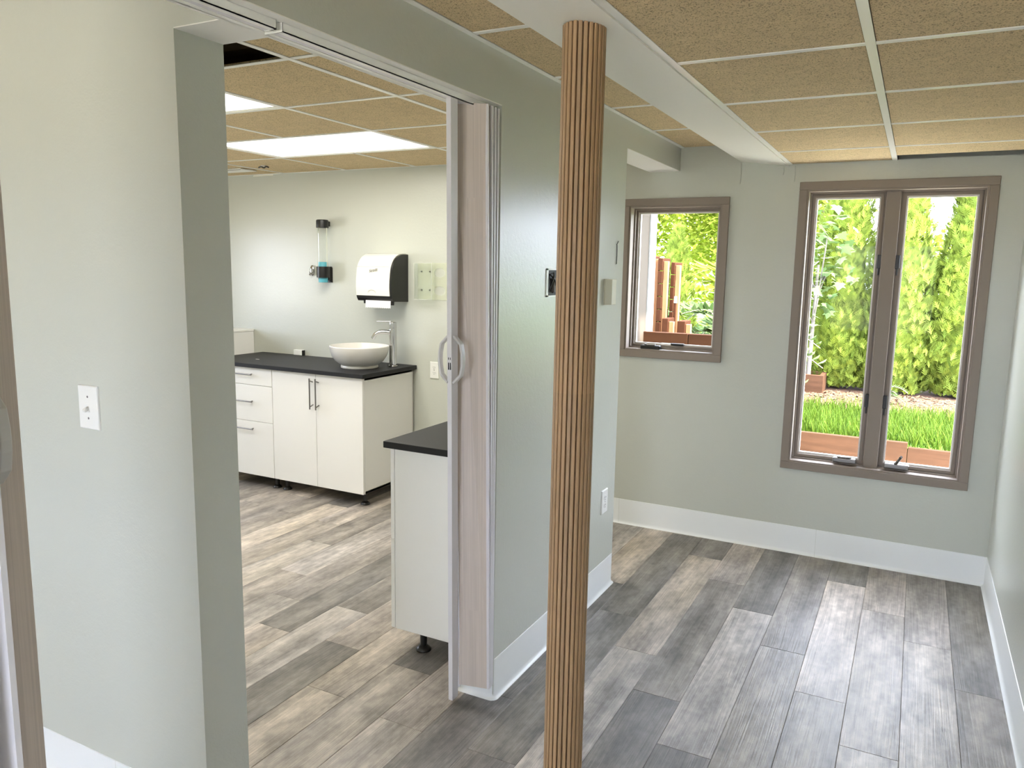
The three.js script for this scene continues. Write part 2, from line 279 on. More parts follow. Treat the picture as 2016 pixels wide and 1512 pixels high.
struct('trim_1', merge([box(XP2, XP, YH - 0.0025, YH, ZD, ZR), box(XJ, XP2, YH - 0.0025, YH, ZL2, ZL), box(XP2 - 0.03, XP, 2.2025, 2.205, ZB, ZE)]), M.white, 'white soffit lining under the header');
struct('roof_eave', box(-3.2, -0.95, 2.45, 2.52, -6.0, ZB - 0.2), M.exterior, 'eave over the wing of the house');
struct('roof', box(XL - 0.4, XR + 0.4, TOP, TOP + 0.2, ZB - 0.5, ZR + 0.4), M.deck, 'wooden underside of the floor above the hanging ceiling');

// ------------------------------------------------------------------ ceilings
const ceiling = structure('ceiling', 'suspended ceiling of speckled beige tiles in a white grid');
function tilePiece(x0, x1, z0, z1, y, k) { const g = box(x0 + 0.0145, x1 - 0.0145, y + 0.0008, y + 0.016, z0 + 0.0145, z1 - 0.0145); part(ceiling, 'acoustic_tile', g, M.tile[k]); }
function bar(x0, x1, z0, z1, y, t = 0.0012) { part(ceiling, 'grid_bar', box(x0, x1, y - t, y + 0.0015, z0, z1), M.gridWhite); }
{
  const r = rng(5);
  // window room, lower field
  const xa = -0.668, xm = -0.161, zs = [ZB, -4.13, -3.52, -2.91, -2.30, -1.69, -1.08, -0.47, 0.14, 0.75, 1.36, ZR];
  for (let i = 0; i + 1 < zs.length; i++) {
    tilePiece(xa - 0.018, xm, zs[i], zs[i + 1], YC, r() < 0.5 ? 0 : 1);
    if (i === 0) { const m = part(ceiling, 'acoustic_tile', box(xm, XR - 0.006, YC + 0.003, YC + 0.017, zs[0] + 0.16, zs[1] + 0.008), M.tile[1]); m.rotation.x = 0; } else tilePiece(xm, XR, zs[i], zs[i + 1], YC, r() < 0.5 ? 0 : 1);
    if (i) { bar(xa, xm - 0.0125, zs[i] - 0.0115, zs[i] + 0.0115, YC); bar(xm + 0.0125, XR - 0.02, zs[i] - 0.0115, zs[i] + 0.0115, YC); }
  }
  bar(xm - 0.0125, xm + 0.0125, ZB, ZR, YC, 0.0018);
  part(ceiling, 'wall_angle', merge([box(-0.690, -0.667, YC - 0.002, YC, ZB, ZR)]), M.gridWhite);
  part(ceiling, 'wall_angle', merge([box(XR - 0.022, XR, YC - 0.002, YC, ZB, ZR), box(XR - 0.0015, XR, YC, YC + 0.02, ZB, ZR)]), M.gridWhite);
  // strip between the partition and the beam
  const zt = [ZB, -4.01, -3.395, -2.785, -2.175, -1.565, -0.955, -0.345, 0.265, 0.875, 1.485, ZR];
  for (let i = 0; i + 1 < zt.length; i++) { tilePiece(XP + 0.01, -0.90, zt[i], zt[i + 1], YS, r() < 0.5 ? 0 : 1); if (i) bar(XP + 0.02, -0.93, zt[i] - 0.0115, zt[i] + 0.0115, YS); }
  part(ceiling, 'wall_angle', merge([box(XP, XP + 0.023, YS - 0.002, YS, ZB, ZR), box(XP, XP + 0.0015, YS, YS + 0.02, ZB, ZR)]), M.gridWhite);
  // sink room
  const gx = [-5.63, -5.015, -4.40, -3.79, -3.18, -2.57, -1.955, XP2], gz = [ZB, -3.955, -3.335, -2.712, -2.09, ZL2];
  gx.unshift(XL);
  for (let i = 0; i + 1 < gx.length; i++) for (let j = 0; j + 1 < gz.length; j++) {
    if ((i === 4 || i === 5) && j === 1) continue;           // lit panel over the sink
    if ((i === 4 || i === 5) && j === 3) continue;           // lit panel by the dividing wall
    if (i === 6 && j === 4) continue;                        // tile taken out
    tilePiece(gx[i], gx[i + 1], gz[j], gz[j + 1], YB, r() < 0.5 ? 0 : 1);
  }
  for (let i = 1; i + 1 < gx.length; i++) {
    if (i === 5) { part(ceiling, 'grid_bar', merge([box(gx[i] - 0.012, gx[i] + 0.012, YB - 0.0015, YB + 0.0015, gz[0], gz[1]), box(gx[i] - 0.012, gx[i] + 0.012, YB - 0.0015, YB + 0.0015, gz[2], gz[3]), box(gx[i] - 0.012, gx[i] + 0.012, YB - 0.0015, YB + 0.0015, gz[4], gz[5])]), M.gridWhite); continue; }
    bar(gx[i] - 0.012, gx[i] + 0.012, ZB, ZL2, YB, 0.0018);
  }
  for (let j = 1; j + 1 < gz.length; j++) for (let i = 0; i + 1 < gx.length; i++) bar(gx[i] + 0.0125, gx[i + 1] - 0.0125, gz[j] - 0.0115, gz[j] + 0.0115, YB);
  part(ceiling, 'wall_angle', merge([box(XL, XP2 - 0.03, YB - 0.002, YB, ZB, ZB + 0.022), box(XP2 - 0.022, XP2, YB - 0.002, YB, ZB, ZL2)]), M.gridWhite);
  // the room behind the dividing wall
  part(ceiling, 'ceiling_panel', box(XL, XP2, YS, YS + 0.016, ZL, ZR), M.tile[0]);
  // plenum behind the missing tile
  part(ceiling, 'joist', box(-4.0, -1.5, 2.46, 2.62, -1.96, -1.92), M.joist);
  part(ceiling, 'joist', box(-4.0, -1.5, 2.46, 2.62, -2.40, -2.36), M.joist);
}
// beam between the two ceiling levels
{
  const b = [[-0.952, 2.242], [-0.690, 2.207]], g = hexa([[b[0][0], b[0][1], ZR], [b[1][0], b[1][1], ZR], [b[1][0], b[1][1], ZB], [b[0][0], b[0][1], ZB]], [[b[0][0], 2.6, ZR], [b[1][0], 2.6, ZR], [b[1][0], 2.6, ZB], [b[0][0], 2.6, ZB]], 1, 1);
  struct('ceiling_beam', boxUV(g), M.beam, 'long white boxed beam between two ceiling levels');
}

// ------------------------------------------------------------------ baseboards
function baseboard(name, label, paths) { const o = structure(name, label); for (const p of paths) part(o, 'baseboard_piece', cove(p), M.cove); }
baseboard('baseboard_back', 'white vinyl cove base under the windows', [[[-3.15, ZB], [-1.595, ZB]].reverse(), [[-1.594, ZB], [-0.40, ZB]].reverse(), [[-0.399, ZB], [XR, ZB]].reverse()]);
baseboard('baseboard_right', 'white vinyl cove base along the right-hand wall', [[[XR, ZB], [XR, ZR]].reverse()]);
{
  const r = 0.012, arc = (cx, cz, a0, a1) => [0, 1, 2, 3, 4].map((k) => { const a = lerp(a0, a1, k / 4); return [cx + r * Math.cos(a), cz + r * Math.sin(a)]; });
  // around the end of the partition by the folding door, along its face and round the far end
  const path = [[XP2, ZD], ...arc(XP - r, ZD - r, Math.PI / 2, 0), ...arc(XP - r, ZE + r, 0, -Math.PI / 2), [XP2, ZE]].reverse();
  baseboard('baseboard_middle', 'white vinyl cove base wrapped round the partition', [path]);
  const p2 = [[XL, ZL], [-1.985, ZL]], p3 = [[-1.984, ZL], ...arc(XJ - r, ZL - r, Math.PI / 2, 0), [XJ, ZL2]];
  baseboard('baseboard_left', 'white vinyl cove base under the light switch wall', [p2.reverse(), p3.reverse()]);
}

// ------------------------------------------------------------------ windows
function ringParts(o, name, x0, x1, y0, y1, w, z0, z1, mat, r = 0.0015) {   // four boards round an opening
  part(o, name, rbox(x0, x1, y1 - w, y1, z0, z1, r, 1), mat); part(o, name, rbox(x0, x1, y0, y0 + w, z0, z1, r, 1), mat);
  part(o, name, rbox(x0, x0 + w, y0 + w, y1 - w, z0, z1, r, 1), mat); part(o, name, rbox(x1 - w, x1, y0 + w, y1 - w, z0, z1, r, 1), mat);
}
function ringGeo(x0, x1, y0, y1, w, z0, z1) { return merge([box(x0, x1, y1 - w, y1, z0, z1), box(x0, x1, y0, y0 + w, z0, z1), box(x0, x0 + w, y0 + w, y1 - w, z0, z1), box(x1 - w, x1, y0 + w, y1 - w, z0, z1)]); }
function sash(o, x0, x1, y0, y1, w, z, mat) {          // a glazed sash: rails, glazing bead, pane
  const s = part(o, 'sash', ringGeo(x0, x1, y0, y1, w, z - 0.022, z + 0.022), mat);
  part(s, 'sash_step', ringGeo(x0 + w * 0.45, x1 - w * 0.45, y0 + w * 0.45, y1 - w * 0.45, w * 0.5, z - 0.018, z + 0.029), mat);
  part(s, 'glazing_bead', ringGeo(x0 + w - 0.001, x1 - w + 0.001, y0 + w - 0.001, y1 - w + 0.001, 0.009, z - 0.010, z + 0.013), M.bead, 'pale glazing bead');
  part(s, 'pane', paneGeo(x0 + w, x1 - w, y0 + w, y1 - w, z), M.glass, 'clear window glass');
  return s;
}
function paneGeo(x0, x1, y0, y1, z) { const g = new THREE.PlaneGeometry(x1 - x0, y1 - y0); g.translate((x0 + x1) / 2, (y0 + y1) / 2, z); return g; }
function crank(o, x, y, z, folded) {
  const c = part(o, 'crank_housing', rbox(x - 0.062, x + 0.062, y - 0.016, y + 0.012, z - 0.02, z + 0.024, 0.007, 2), folded === 2 ? M.blackMetal : M.nickel);
  if (folded) part(c, 'crank_arm', merge([cyl([x - 0.03, y + 0.012, z + 0.012], [x + 0.035, y + 0.018, z + 0.022], 0.006, 0.005, 10), cyl([x - 0.03, y + 0.004, z + 0.012], [x - 0.03, y + 0.022, z + 0.016], 0.009, 0.008, 12)]), M.nickel);
  else part(c, 'crank_arm', merge([cyl([x - 0.008, y + 0.005, z + 0.012], [x + 0.018, y + 0.052, z + 0.034], 0.009, 0.006, 12), cyl([x + 0.016, y + 0.05, z + 0.033], [x + 0.022, y + 0.062, z + 0.045], 0.008, 0.007, 12)]), M.nickel);
}
function lockLever(o, x, y, z) { part(o, 'sash_lock', merge([rbox(x - 0.011, x + 0.011, y - 0.036, y + 0.036, z - 0.008, z + 0.010, 0.003, 1), rbox(x - 0.004, x + 0.004, y - 0.072, y - 0.03, z - 0.002, z + 0.008, 0.002, 1)]), M.blackMetal, 'black sash lock lever'); }
{
  const o = structure('window_1', 'tall taupe-framed double casement window looking onto hedge and lawn', [W1.x0, W1.y0, ZB]), cw = 0.043, zf = ZB + 0.018;
  ringParts(o, 'casing', W1.x0, W1.x1, W1.y0, W1.y1, cw, ZB, zf, M.taupe, 0.003);
  const a = W1.x0 + cw - 0.002, b = W1.x1 - cw + 0.002, c = W1.y0 + cw - 0.002, d = W1.y1 - cw + 0.002;
  part(o, 'jamb_liner', ringGeo(a, b, c, d, 0.011, ZB - 0.155, ZB + 0.012), M.taupe);
  part(o, 'stop_bead', ringGeo(a + 0.010, b - 0.010, c + 0.010, d - 0.010, 0.008, ZB - 0.06, ZB - 0.045), M.taupe);
  part(o, 'mullion', rbox(-0.187, -0.117, c + 0.01, d - 0.01, ZB - 0.135, ZB - 0.03, 0.003, 1), M.taupe, 'taupe centre post');
  sash(o, a + 0.013, -0.187, c + 0.013, d - 0.013, 0.027, ZB - 0.09, M.taupe);
  sash(o, -0.117, b - 0.013, c + 0.013, d - 0.013, 0.027, ZB - 0.09, M.taupe);
  for (const y of [1.69, 0.928]) { lockLever(o, -0.197, y, ZB - 0.052); lockLever(o, -0.107, y, ZB - 0.052); }
  crank(o, -0.285, 0.583, ZB - 0.034, 1); crank(o, -0.022, 0.583, ZB - 0.034, 0);
}
{
  const o = structure('window_2', 'small taupe-framed awning window beside the partition', [W2.x0, W2.y0, ZB]), cw = 0.043, zf = ZB + 0.018;
  ringParts(o, 'casing', W2.x0, W2.x1, W2.y0, W2.y1, cw, ZB, zf, M.taupe, 0.003);
  const a = W2.x0 + cw - 0.002, b = W2.x1 - cw + 0.002, c = W2.y0 + cw - 0.002, d = W2.y1 - cw + 0.002;
  part(o, 'jamb_liner', ringGeo(a, b, c, d, 0.011, ZB - 0.155, ZB + 0.012), M.taupe);
  part(o, 'stop_bead', ringGeo(a + 0.010, b - 0.010, c + 0.010, d - 0.010, 0.010, ZB - 0.07, ZB - 0.05), M.taupe);
  sash(o, a + 0.012, b - 0.012, c + 0.014, d - 0.012, 0.022, ZB - 0.10, M.taupe);
  crank(o, -1.44, 1.150, ZB - 0.03, 2);
  part(o, 'sash_lock', rbox(-1.325, -1.244, 1.166, 1.178, ZB - 0.085, ZB - 0.06, 0.003, 1), M.blackMetal, 'black sash lock lever');
  part(o, 'maker_label', ringGeo(-1.387, -1.327, 1.163, 1.178, 0.002, ZB - 0.077, ZB - 0.075), M.bead, 'small outlined paper label');
}
// windows of the rest of the house: they light the wall with the switch and the sink room
RW.forEach((h, i) => { const o = structure('window_' + (3 + i), 'wide window in the rear wall'); part(o, 'frame', ringGeo(h[0], h[1], h[2], h[3], 0.05, ZR + 0.02, ZR + 0.12), M.taupe); part(o, 'pane', paneGeo(h[0] + 0.05, h[1] - 0.05, h[2] + 0.05, h[3] - 0.05, ZR + 0.08), M.glass); });
LW.forEach((h, i) => { const o = structure('window_' + (5 + i), 'wide window of the sink room'); const g = ringGeo(h[0], h[1], h[2], h[3], 0.05, -0.05, 0.05); g.rotateY(-Math.PI / 2); g.translate(XL - 0.1, 0, 0); part(o, 'frame', g, M.taupe); const q = paneGeo(h[0] + 0.05, h[1] - 0.05, h[2] + 0.05, h[3] - 0.05, 0); q.rotateY(-Math.PI / 2); q.translate(XL - 0.1, 0, 0); part(o, 'pane', q, M.glass); });

// ------------------------------------------------------------------ folding doors and their tracks
function slab2(p, q, yb, yt, pt, qt, th, uvw) {         // upright thin panel, bottom edge p-q, top edge pt-qt (x, z pairs)
  const n = (a, b) => { const dx = b[0] - a[0], dz = b[1] - a[1], l = Math.hypot(dx, dz); return [-dz / l * th / 2, dx / l * th / 2]; }, nb = n(p, q), nt = n(pt, qt);
  return hexa([[p[0] + nb[0], yb, p[1] + nb[1]], [q[0] + nb[0], yb, q[1] + nb[1]], [q[0] - nb[0], yb, q[1] - nb[1]], [p[0] - nb[0], yb, p[1] - nb[1]]],
    [[pt[0] + nt[0], yt, pt[1] + nt[1]], [qt[0] + nt[0], yt, qt[1] + nt[1]], [qt[0] - nt[0], yt, qt[1] - nt[1]], [pt[0] - nt[0], yt, pt[1] - nt[1]]], uvw, 1);
}
function post(cb, ct, yb, yt, hx, hz) {
  const r = (c, y) => [[c[0] - hx, y, c[1] + hz], [c[0] + hx, y, c[1] + hz], [c[0] + hx, y, c[1] - hz], [c[0] - hx, y, c[1] - hz]];
  return hexa(r(cb, yb), r(ct, yt));
}
function pull(o, x, z, y, sx, lean = 0) {               // D-shaped pull standing off in x
  const s = (t) => [x + sx * t, 0, z], r = 0.0065, p = [[0.004, 0.078], [0.030, 0.052], [0.036, 0.02], [0.037, 0], [0.036, -0.02], [0.030, -0.052], [0.004, -0.078]];
  const g = []; for (let i = 0; i + 1 < p.length; i++) { const a = p[i], b = p[i + 1]; const l = Math.hypot(b[0] - a[0], b[1] - a[1]), q = new RoundedBoxGeometry(0.009, l + 0.006, 0.021, 1, 0.003); q.rotateZ(-Math.atan2((b[0] - a[0]) * sx, b[1] - a[1])); q.translate(x + sx * (a[0] + b[0]) / 2, y + (a[1] + b[1]) / 2, z); g.push(q); }
  return merge(g);
}
{
  const o = structure('door_1', 'woodgrain vinyl folding door pushed open against the partition', [-1.38, 0, -2.36]);
  const cb = [-1.426, -2.318], ct = [-1.343, -2.150], yb = 0.012, yt = 2.152;
  part(o, 'lead_post', post(cb, ct, yb, yt, 0.0085, 0.020), M.vinylPlain, 'pale plain lead post');
  const L = (t) => [lerp(cb[0], ct[0], t), lerp(cb[1], ct[1], t)], t0 = (1.313 - yb) / (yt - yb), [hx, hz] = L(t0);
  for (const sx of [1, -1]) part(o, 'pull_handle', pull(o, hx + sx * 0.008, hz + 0.006, 1.313, sx), M.handle, 'grey D-shaped pull');
  part(o, 'latch_slot', merge([-0.0035, 0.0035].flatMap((d) => [0.012, -0.022].map((e) => box(hx + d - 0.0014, hx + d + 0.0014, 1.313 + e - 0.012, 1.313 + e + 0.012, hz + 0.018, hz + 0.0206)))), M.slot, 'black latch slots');
  // folded leaves
  const bt = [[-1.412, -2.338], [-1.300, -2.362], [-1.425, -2.372], [-1.301, -2.374], [-1.425, -2.380], [-1.302, -2.384], [-1.425, -2.388], [-1.303, -2.392]];
  const tp = [[-1.385, -2.225], [-1.296, -2.292], [-1.41, -2.312], [-1.298, -2.326], [-1.41, -2.338], [-1.300, -2.350], [-1.41, -2.362], [-1.302, -2.376]];
  for (let i = 0; i + 1 < bt.length; i++) {
    const f = part(o, 'leaf', slab2(bt[i], bt[i + 1], 0.062, 2.15, tp[i], tp[i + 1], 0.007, 1), M.vinyl);
    const k = i % 2 === 0 ? i + 1 : i;
    if (i % 2 === 0) part(f, 'hinge_strip', post(bt[k], tp[k], 0.062, 2.15, 0.0045, 0.0045), M.vinylPlain, 'pale flexible hinge strip');
  }
  part(o, 'hinge_strip', slab2([-1.424, -2.336], [-1.410, -2.339], 0.05, 2.15, [-1.348, -2.172], [-1.385, -2.225], 0.004, 1), M.vinylPlain);
}
{
  const o = structure('door_2', 'edge of a woodgrain vinyl folding door with a pull handle beside the light switch wall', [-1.36, 0, -0.6]);
  part(o, 'lead_post', post([-1.395, -0.756], [-1.395, -0.756], 0.012, 2.152, 0.010, 0.032), M.vinyl);
  part(o, 'pull_handle', pull(o, -1.387, -0.742, 1.318, 1), M.handle, 'grey D-shaped pull');
  part(o, 'pull_handle', pull(o, -1.403, -0.742, 1.318, -1), M.handle, 'grey D-shaped pull');
  const n = 9; let pr = null;
  for (let i = 0; i < n; i++) {
    const a = [i % 2 ? -1.30 : -1.43, -0.722 + i * 0.028], b = [i % 2 ? -1.43 : -1.30, -0.722 + (i + 1) * 0.028];
    const f = part(o, 'leaf', slab2(a, b, 0.04, 2.15, a, b, 0.007, 1), M.vinylPlain);
    if (i % 2 === 0) part(f, 'hinge_strip', post(b, b, 0.04, 2.15, 0.005, 0.005), M.vinylPlain, 'pale flexible hinge strip');
  }
}
function track(label, z0, z1) {
  const o = thing('door_track', label, 'door track', [-1.357, 2.145, (z0 + z1) / 2]), x0 = -1.384, x1 = -1.330, y0 = 2.144;
  part(o, 'channel', merge([box(x0, x1, YH - 0.003, YH, z0, z1), box(x0, x0 + 0.003, y0, YH, z0, z1), box(x1 - 0.003, x1, y0, YH, z0, z1), box(x0, x0 + 0.018, y0, y0 + 0.0025, z0, z1), box(x1 - 0.018, x1, y0, y0 + 0.0025, z0, z1), box(x0, x1, y0, YH, z1 - 0.002, z1), box(x0, x1, y0, YH, z0, z0 + 0.002)]), M.gridWhite);
  part(o, 'runner_strip', box(x0 + 0.0182, x1 - 0.0182, y0 + 0.001, y0 + 0.005, z0 + 0.004, z1 - 0.004), M.vinylPlain);
}
track('white door track under the header over the sink room doorway', -2.39, -1.402);
track('white door track under the header running past the light switch wall', -1.384, 0.6);

// ------------------------------------------------------------------ wooden column
{
  const x = -0.79, z = -1.885, R = 0.0545, y1 = 2.2215, o = thing('support_column', 'round support column wrapped in vertical oak slats under the beam', 'column', [x, 0, z]);
  part(o, 'core', cyl([x, 0, z], [x, y1, z], R - 0.012, R - 0.012, 48), M.oak[0]);
  const n = 25, w = 2 * Math.PI * R / n - 0.0040, d = 0.0125;
  const s = new THREE.Shape(); s.moveTo(-w * 0.42, -d); s.lineTo(w * 0.42, -d); s.lineTo(w / 2, -0.0012); s.quadraticCurveTo(w / 2, 0, w / 2 - 0.0014, 0.0002); s.quadraticCurveTo(0, 0.0005, -w / 2 + 0.0014, 0.0002); s.quadraticCurveTo(-w / 2, 0, -w / 2, -0.0012); s.closePath();
  const g0 = new THREE.ExtrudeGeometry(s, { depth: y1 - 0.001, bevelEnabled: false, curveSegments: 2 }); g0.rotateX(-Math.PI / 2);       // along y, outward = -z
  { const p = g0.attributes.position, uv = new Float32Array(p.count * 2); for (let i = 0; i < p.count; i++) { uv[2 * i] = p.getX(i) / 0.02 + 0.5; uv[2 * i + 1] = p.getY(i) / 1.3; } g0.setAttribute('uv', new THREE.BufferAttribute(uv, 2)); }
  const rr = rng(3);
  for (let k = 0; k < n; k++) { const m = shade(new THREE.Mesh(g0, M.oak[Math.floor(rr() * 3)])), a = k / n * 2 * Math.PI + 0.08; m.name = 'slat'; m.position.set(-Math.sin(a) * R, 0, -Math.cos(a) * R); m.rotation.y = a; o.add(m); }
}

// ------------------------------------------------------------------ small fittings on the walls
function plateGeo(w, h, t = 0.006) { const s = new THREE.Shape(), a = w / 2, b = h / 2; s.moveTo(-a, -b); s.lineTo(a, -b); s.lineTo(a, b); s.lineTo(-a, b); s.closePath(); const g = new THREE.ExtrudeGeometry(s, { depth: t * 0.35, bevelEnabled: true, bevelThickness: t * 0.65, bevelSize: 0.004, bevelOffset: -0.004, bevelSegments: 3 }); return g; }
function orient(g, facing, x, y, z) { if (facing === 'x') g.rotateY(Math.PI / 2); g.translate(x, y, z); return g; }
const screw = (x, y) => { const g = new THREE.CylinderGeometry(0.0033, 0.0033, 0.002, 10); g.rotateX(Math.PI / 2); g.translate(x, y, 0.0062); return g; };
{ // light switch
  const p = [-1.999, 1.221, ZL], o = thing('light_switch', 'white single toggle light switch on the sage wall beside the doorway', 'light switch', p);
  part(o, 'plate', orient(plateGeo(0.083, 0.122, 0.007), 'z', ...p), M.plate);
  part(o, 'screw', orient(screw(0, 0.030), 'z', ...p), M.nickel); part(o, 'screw', orient(screw(0, -0.030), 'z', ...p), M.nickel);
  part(o, 'toggle_frame', orient(box(-0.006, 0.006, -0.012, 0.012, 0.006, 0.0076), 'z', ...p), M.plate);
  const t = new RoundedBoxGeometry(0.0085, 0.010, 0.018, 2, 0.002); t.rotateX(0.5); t.translate(0, -0.004, 0.013); part(o, 'toggle', orient(t, 'z', ...p), M.plate);
}
function outlet(label, facing, x, y, z, w = 0.078, h = 0.12) {
  const o = thing('wall_outlet', label, 'outlet', [x, y, z]);
  part(o, 'plate', orient(plateGeo(w, h, 0.007), facing, x, y, z), M.plate);
  for (const s of [1, -1]) {
    const f = new THREE.CylinderGeometry(0.0165, 0.0165, 0.002, 20); f.rotateX(Math.PI / 2); f.scale(1, 0.86, 1); f.translate(0, s * 0.0195, 0.0075);
    const m = part(o, 'receptacle', orient(f, facing, x, y, z), M.plate);
    part(m, 'slot', orient(merge([box(-0.0075, -0.0055, s * 0.0195 - 0.001, s * 0.0195 + 0.007, 0.0083, 0.0089), box(0.0055, 0.0075, s * 0.0195 - 0.001, s * 0.0195 + 0.007, 0.0083, 0.0089), (() => { const c = new THREE.CylinderGeometry(0.0026, 0.0026, 0.0008, 8); c.rotateX(Math.PI / 2); c.translate(0, s * 0.0195 - 0.008, 0.0086); return c; })()]), facing, x, y, z), M.slot);
  }
  part(o, 'screw', orient(screw(0, 0), facing, x, y, z), M.nickel);
}
outlet('white duplex outlet low on the partition wall behind the slatted column', 'x', XP, 0.478, -3.53);
outlet('cream duplex outlet on the wall right of the basin counter', 'z', -3.017, 0.887, ZB, 0.073, 0.12);
{ // chime box
  const p = [XP, 1.518, -3.447], o = thing('chime_box', 'small ivory wall box on the partition beside the small window', 'wall box', p);
  part(o, 'backplate', rbox(XP, XP + 0.004, 1.457, 1.579, -3.49, -3.428, 0.001, 1), M.ivory);
  part(o, 'cover', rbox(XP + 0.004, XP + 0.040, 1.459, 1.578, -3.488, -3.430, 0.003, 2), M.ivory);
}
{ // bare wire end drawn up the wall
  single('bent_wire', tube([[XP + 0.004, 1.649, -3.575], [XP + 0.005, 1.70, -3.574], [XP + 0.005, 1.737, -3.571], [XP + 0.006, 1.742, -3.566], [XP + 0.005, 1.746, -3.574], [XP + 0.004, 1.757, -3.590]], 0.0022, 40, 6), M.blackMetal, 'thin black bent wire standing up the partition wall above the ivory box', 'wire', [XP, 1.649, -3.575]);
}
{ // open electrical box
  const z0 = -2.93, z1 = -2.786, y0 = 1.51, y1 = 1.622, o = thing('electrical_box', 'open white electrical box with dark wiring beside the slatted column', 'electrical box', [XP, 1.566, -2.86]);
  part(o, 'plate', merge([box(XP, XP + 0.004, y0, y1, z1 - 0.014, z1), box(XP, XP + 0.004, y0, y1, z0, z0 + 0.014), box(XP, XP + 0.004, y1 - 0.006, y1, z0, z1), box(XP, XP + 0.004, y0, y0 + 0.006, z0, z1)]), M.plate);
  part(o, 'opening', box(XP, XP + 0.0015, y0 + 0.006, y1 - 0.006, z0 + 0.014, z1 - 0.014), M.slot, 'black open recess');
  part(o, 'wire', merge([tube([[XP + 0.002, 1.53, -2.81], [XP + 0.012, 1.56, -2.815], [XP + 0.014, 1.59, -2.83], [XP + 0.004, 1.605, -2.85]], 0.003, 16, 6), tube([[XP + 0.002, 1.525, -2.85], [XP + 0.014, 1.57, -2.845], [XP + 0.004, 1.60, -2.815]], 0.003, 16, 6)]), M.blackPlastic);
  part(o, 'terminal_block', rbox(XP + 0.0015, XP + 0.013, 1.528, 1.585, -2.87, -2.835, 0.002, 1), std({ color: C(0.09, 0.075, 0.06), roughness: 0.6 }), 'brown terminal block');
}

// ------------------------------------------------------------------ sink room: ceiling lights
function troffer(label, x0, x1, z0, z1) {
  const o = thing('ceiling_light', label, 'ceiling light', [(x0 + x1) / 2, YB, (z0 + z1) / 2], 'recessed light panels of the sink room');
  part(o, 'housing', merge([box(x0, x1, YB + 0.10, YB + 0.102, z0, z1), box(x0, x0 + 0.002, YB, YB + 0.1, z0, z1), box(x1 - 0.002, x1, YB, YB + 0.1, z0, z1), box(x0, x1, YB, YB + 0.1, z0, z0 + 0.002), box(x0, x1, YB, YB + 0.1, z1 - 0.002, z1)]), M.white);
  part(o, 'frame', ringFlat(x0 + 0.006, x1 - 0.006, z0 + 0.006, z1 - 0.006, 0.014, YB + 0.0015, YB + 0.006), M.gridWhite);
  part(o, 'light_panel', box(x0 + 0.018, x1 - 0.018, YB + 0.004, YB + 0.007, z0 + 0.018, z1 - 0.018), M.lens, 'glowing white diffuser');
  const l = new THREE.RectAreaLight(C(1, 0.965, 0.88), LAMP, x1 - x0 - 0.04, z1 - z0 - 0.04); l.position.set((x0 + x1) / 2, YB - 0.004, (z0 + z1) / 2); l.rotation.x = -Math.PI / 2; l.name = 'panel_light'; scene.add(l);
}
const LAMP = 3.2;
function ringFlat(x0, x1, z0, z1, w, y0, y1) { return merge([box(x0, x1, y0, y1, z0, z0 + w), box(x0, x1, y0, y1, z1 - w, z1), box(x0, x0 + w, y0, y1, z0 + w, z1 - w), box(x1 - w, x1, y0, y1, z0 + w, z1 - w)]); }
troffer('glowing recessed ceiling panel above the basin counter', -3.778, -2.582, -3.943, -3.347);
troffer('glowing recessed ceiling panel near the opening left by a missing tile', -3.778, -2.582, -2.70, -2.102);

// small things on that ceiling
{
  const p = [-4.20, YB, -4.21], o = thing('ceiling_bracket', 'small dark hook bracket on the sink room ceiling near the far wall', 'bracket', p);
  part(o, 'base', cyl([p[0], YB - 0.005, p[2]], [p[0], YB, p[2]], 0.022, 0.022, 18), M.bead);
  part(o, 'hook', tube([[p[0] - 0.05, YB - 0.012, p[2]], [p[0] - 0.02, YB - 0.008, p[2] + 0.004], [p[0], YB - 0.016, p[2]], [p[0] + 0.02, YB - 0.008, p[2]], [p[0] + 0.045, YB - 0.014, p[2]]], 0.005, 20, 6), M.blackMetal);
}
{
  const o = thing('ceiling_register', 'flat white ceiling register with a dark slot by the far wall', 'vent', [-4.62, YB, -4.30]);
  part(o, 'face', rbox(-4.82, -4.46, YB - 0.010, YB - 0.003, -4.40, -4.24, 0.003, 1), M.gridWhite);
  part(o, 'slot', box(-4.80, -4.48, YB - 0.0112, YB - 0.0098, -4.262, -4.25), M.slot);
  part(o, 'collar', box(-4.80, -4.48, YB - 0.004, YB + 0.002, -4.38, -4.26), M.gridWhite);
}
single('tape_strip', hexa([[-4.727, 2.297, ZB + 0.0008], [-4.513, 2.298, ZB + 0.0008], [-4.513, 2.298, ZB], [-4.727, 2.297, ZB]], [[-4.72, YB - 0.003, ZB + 0.0008], [-4.517, YB - 0.003, ZB + 0.0008], [-4.517, YB - 0.003, ZB], [-4.72, YB - 0.003, ZB]]), std({ color: C(0.80, 0.77, 0.66), roughness: 0.6 }), 'strip of cream tape at the top of the sink room wall', 'tape', [-4.62, 2.30, ZB]);

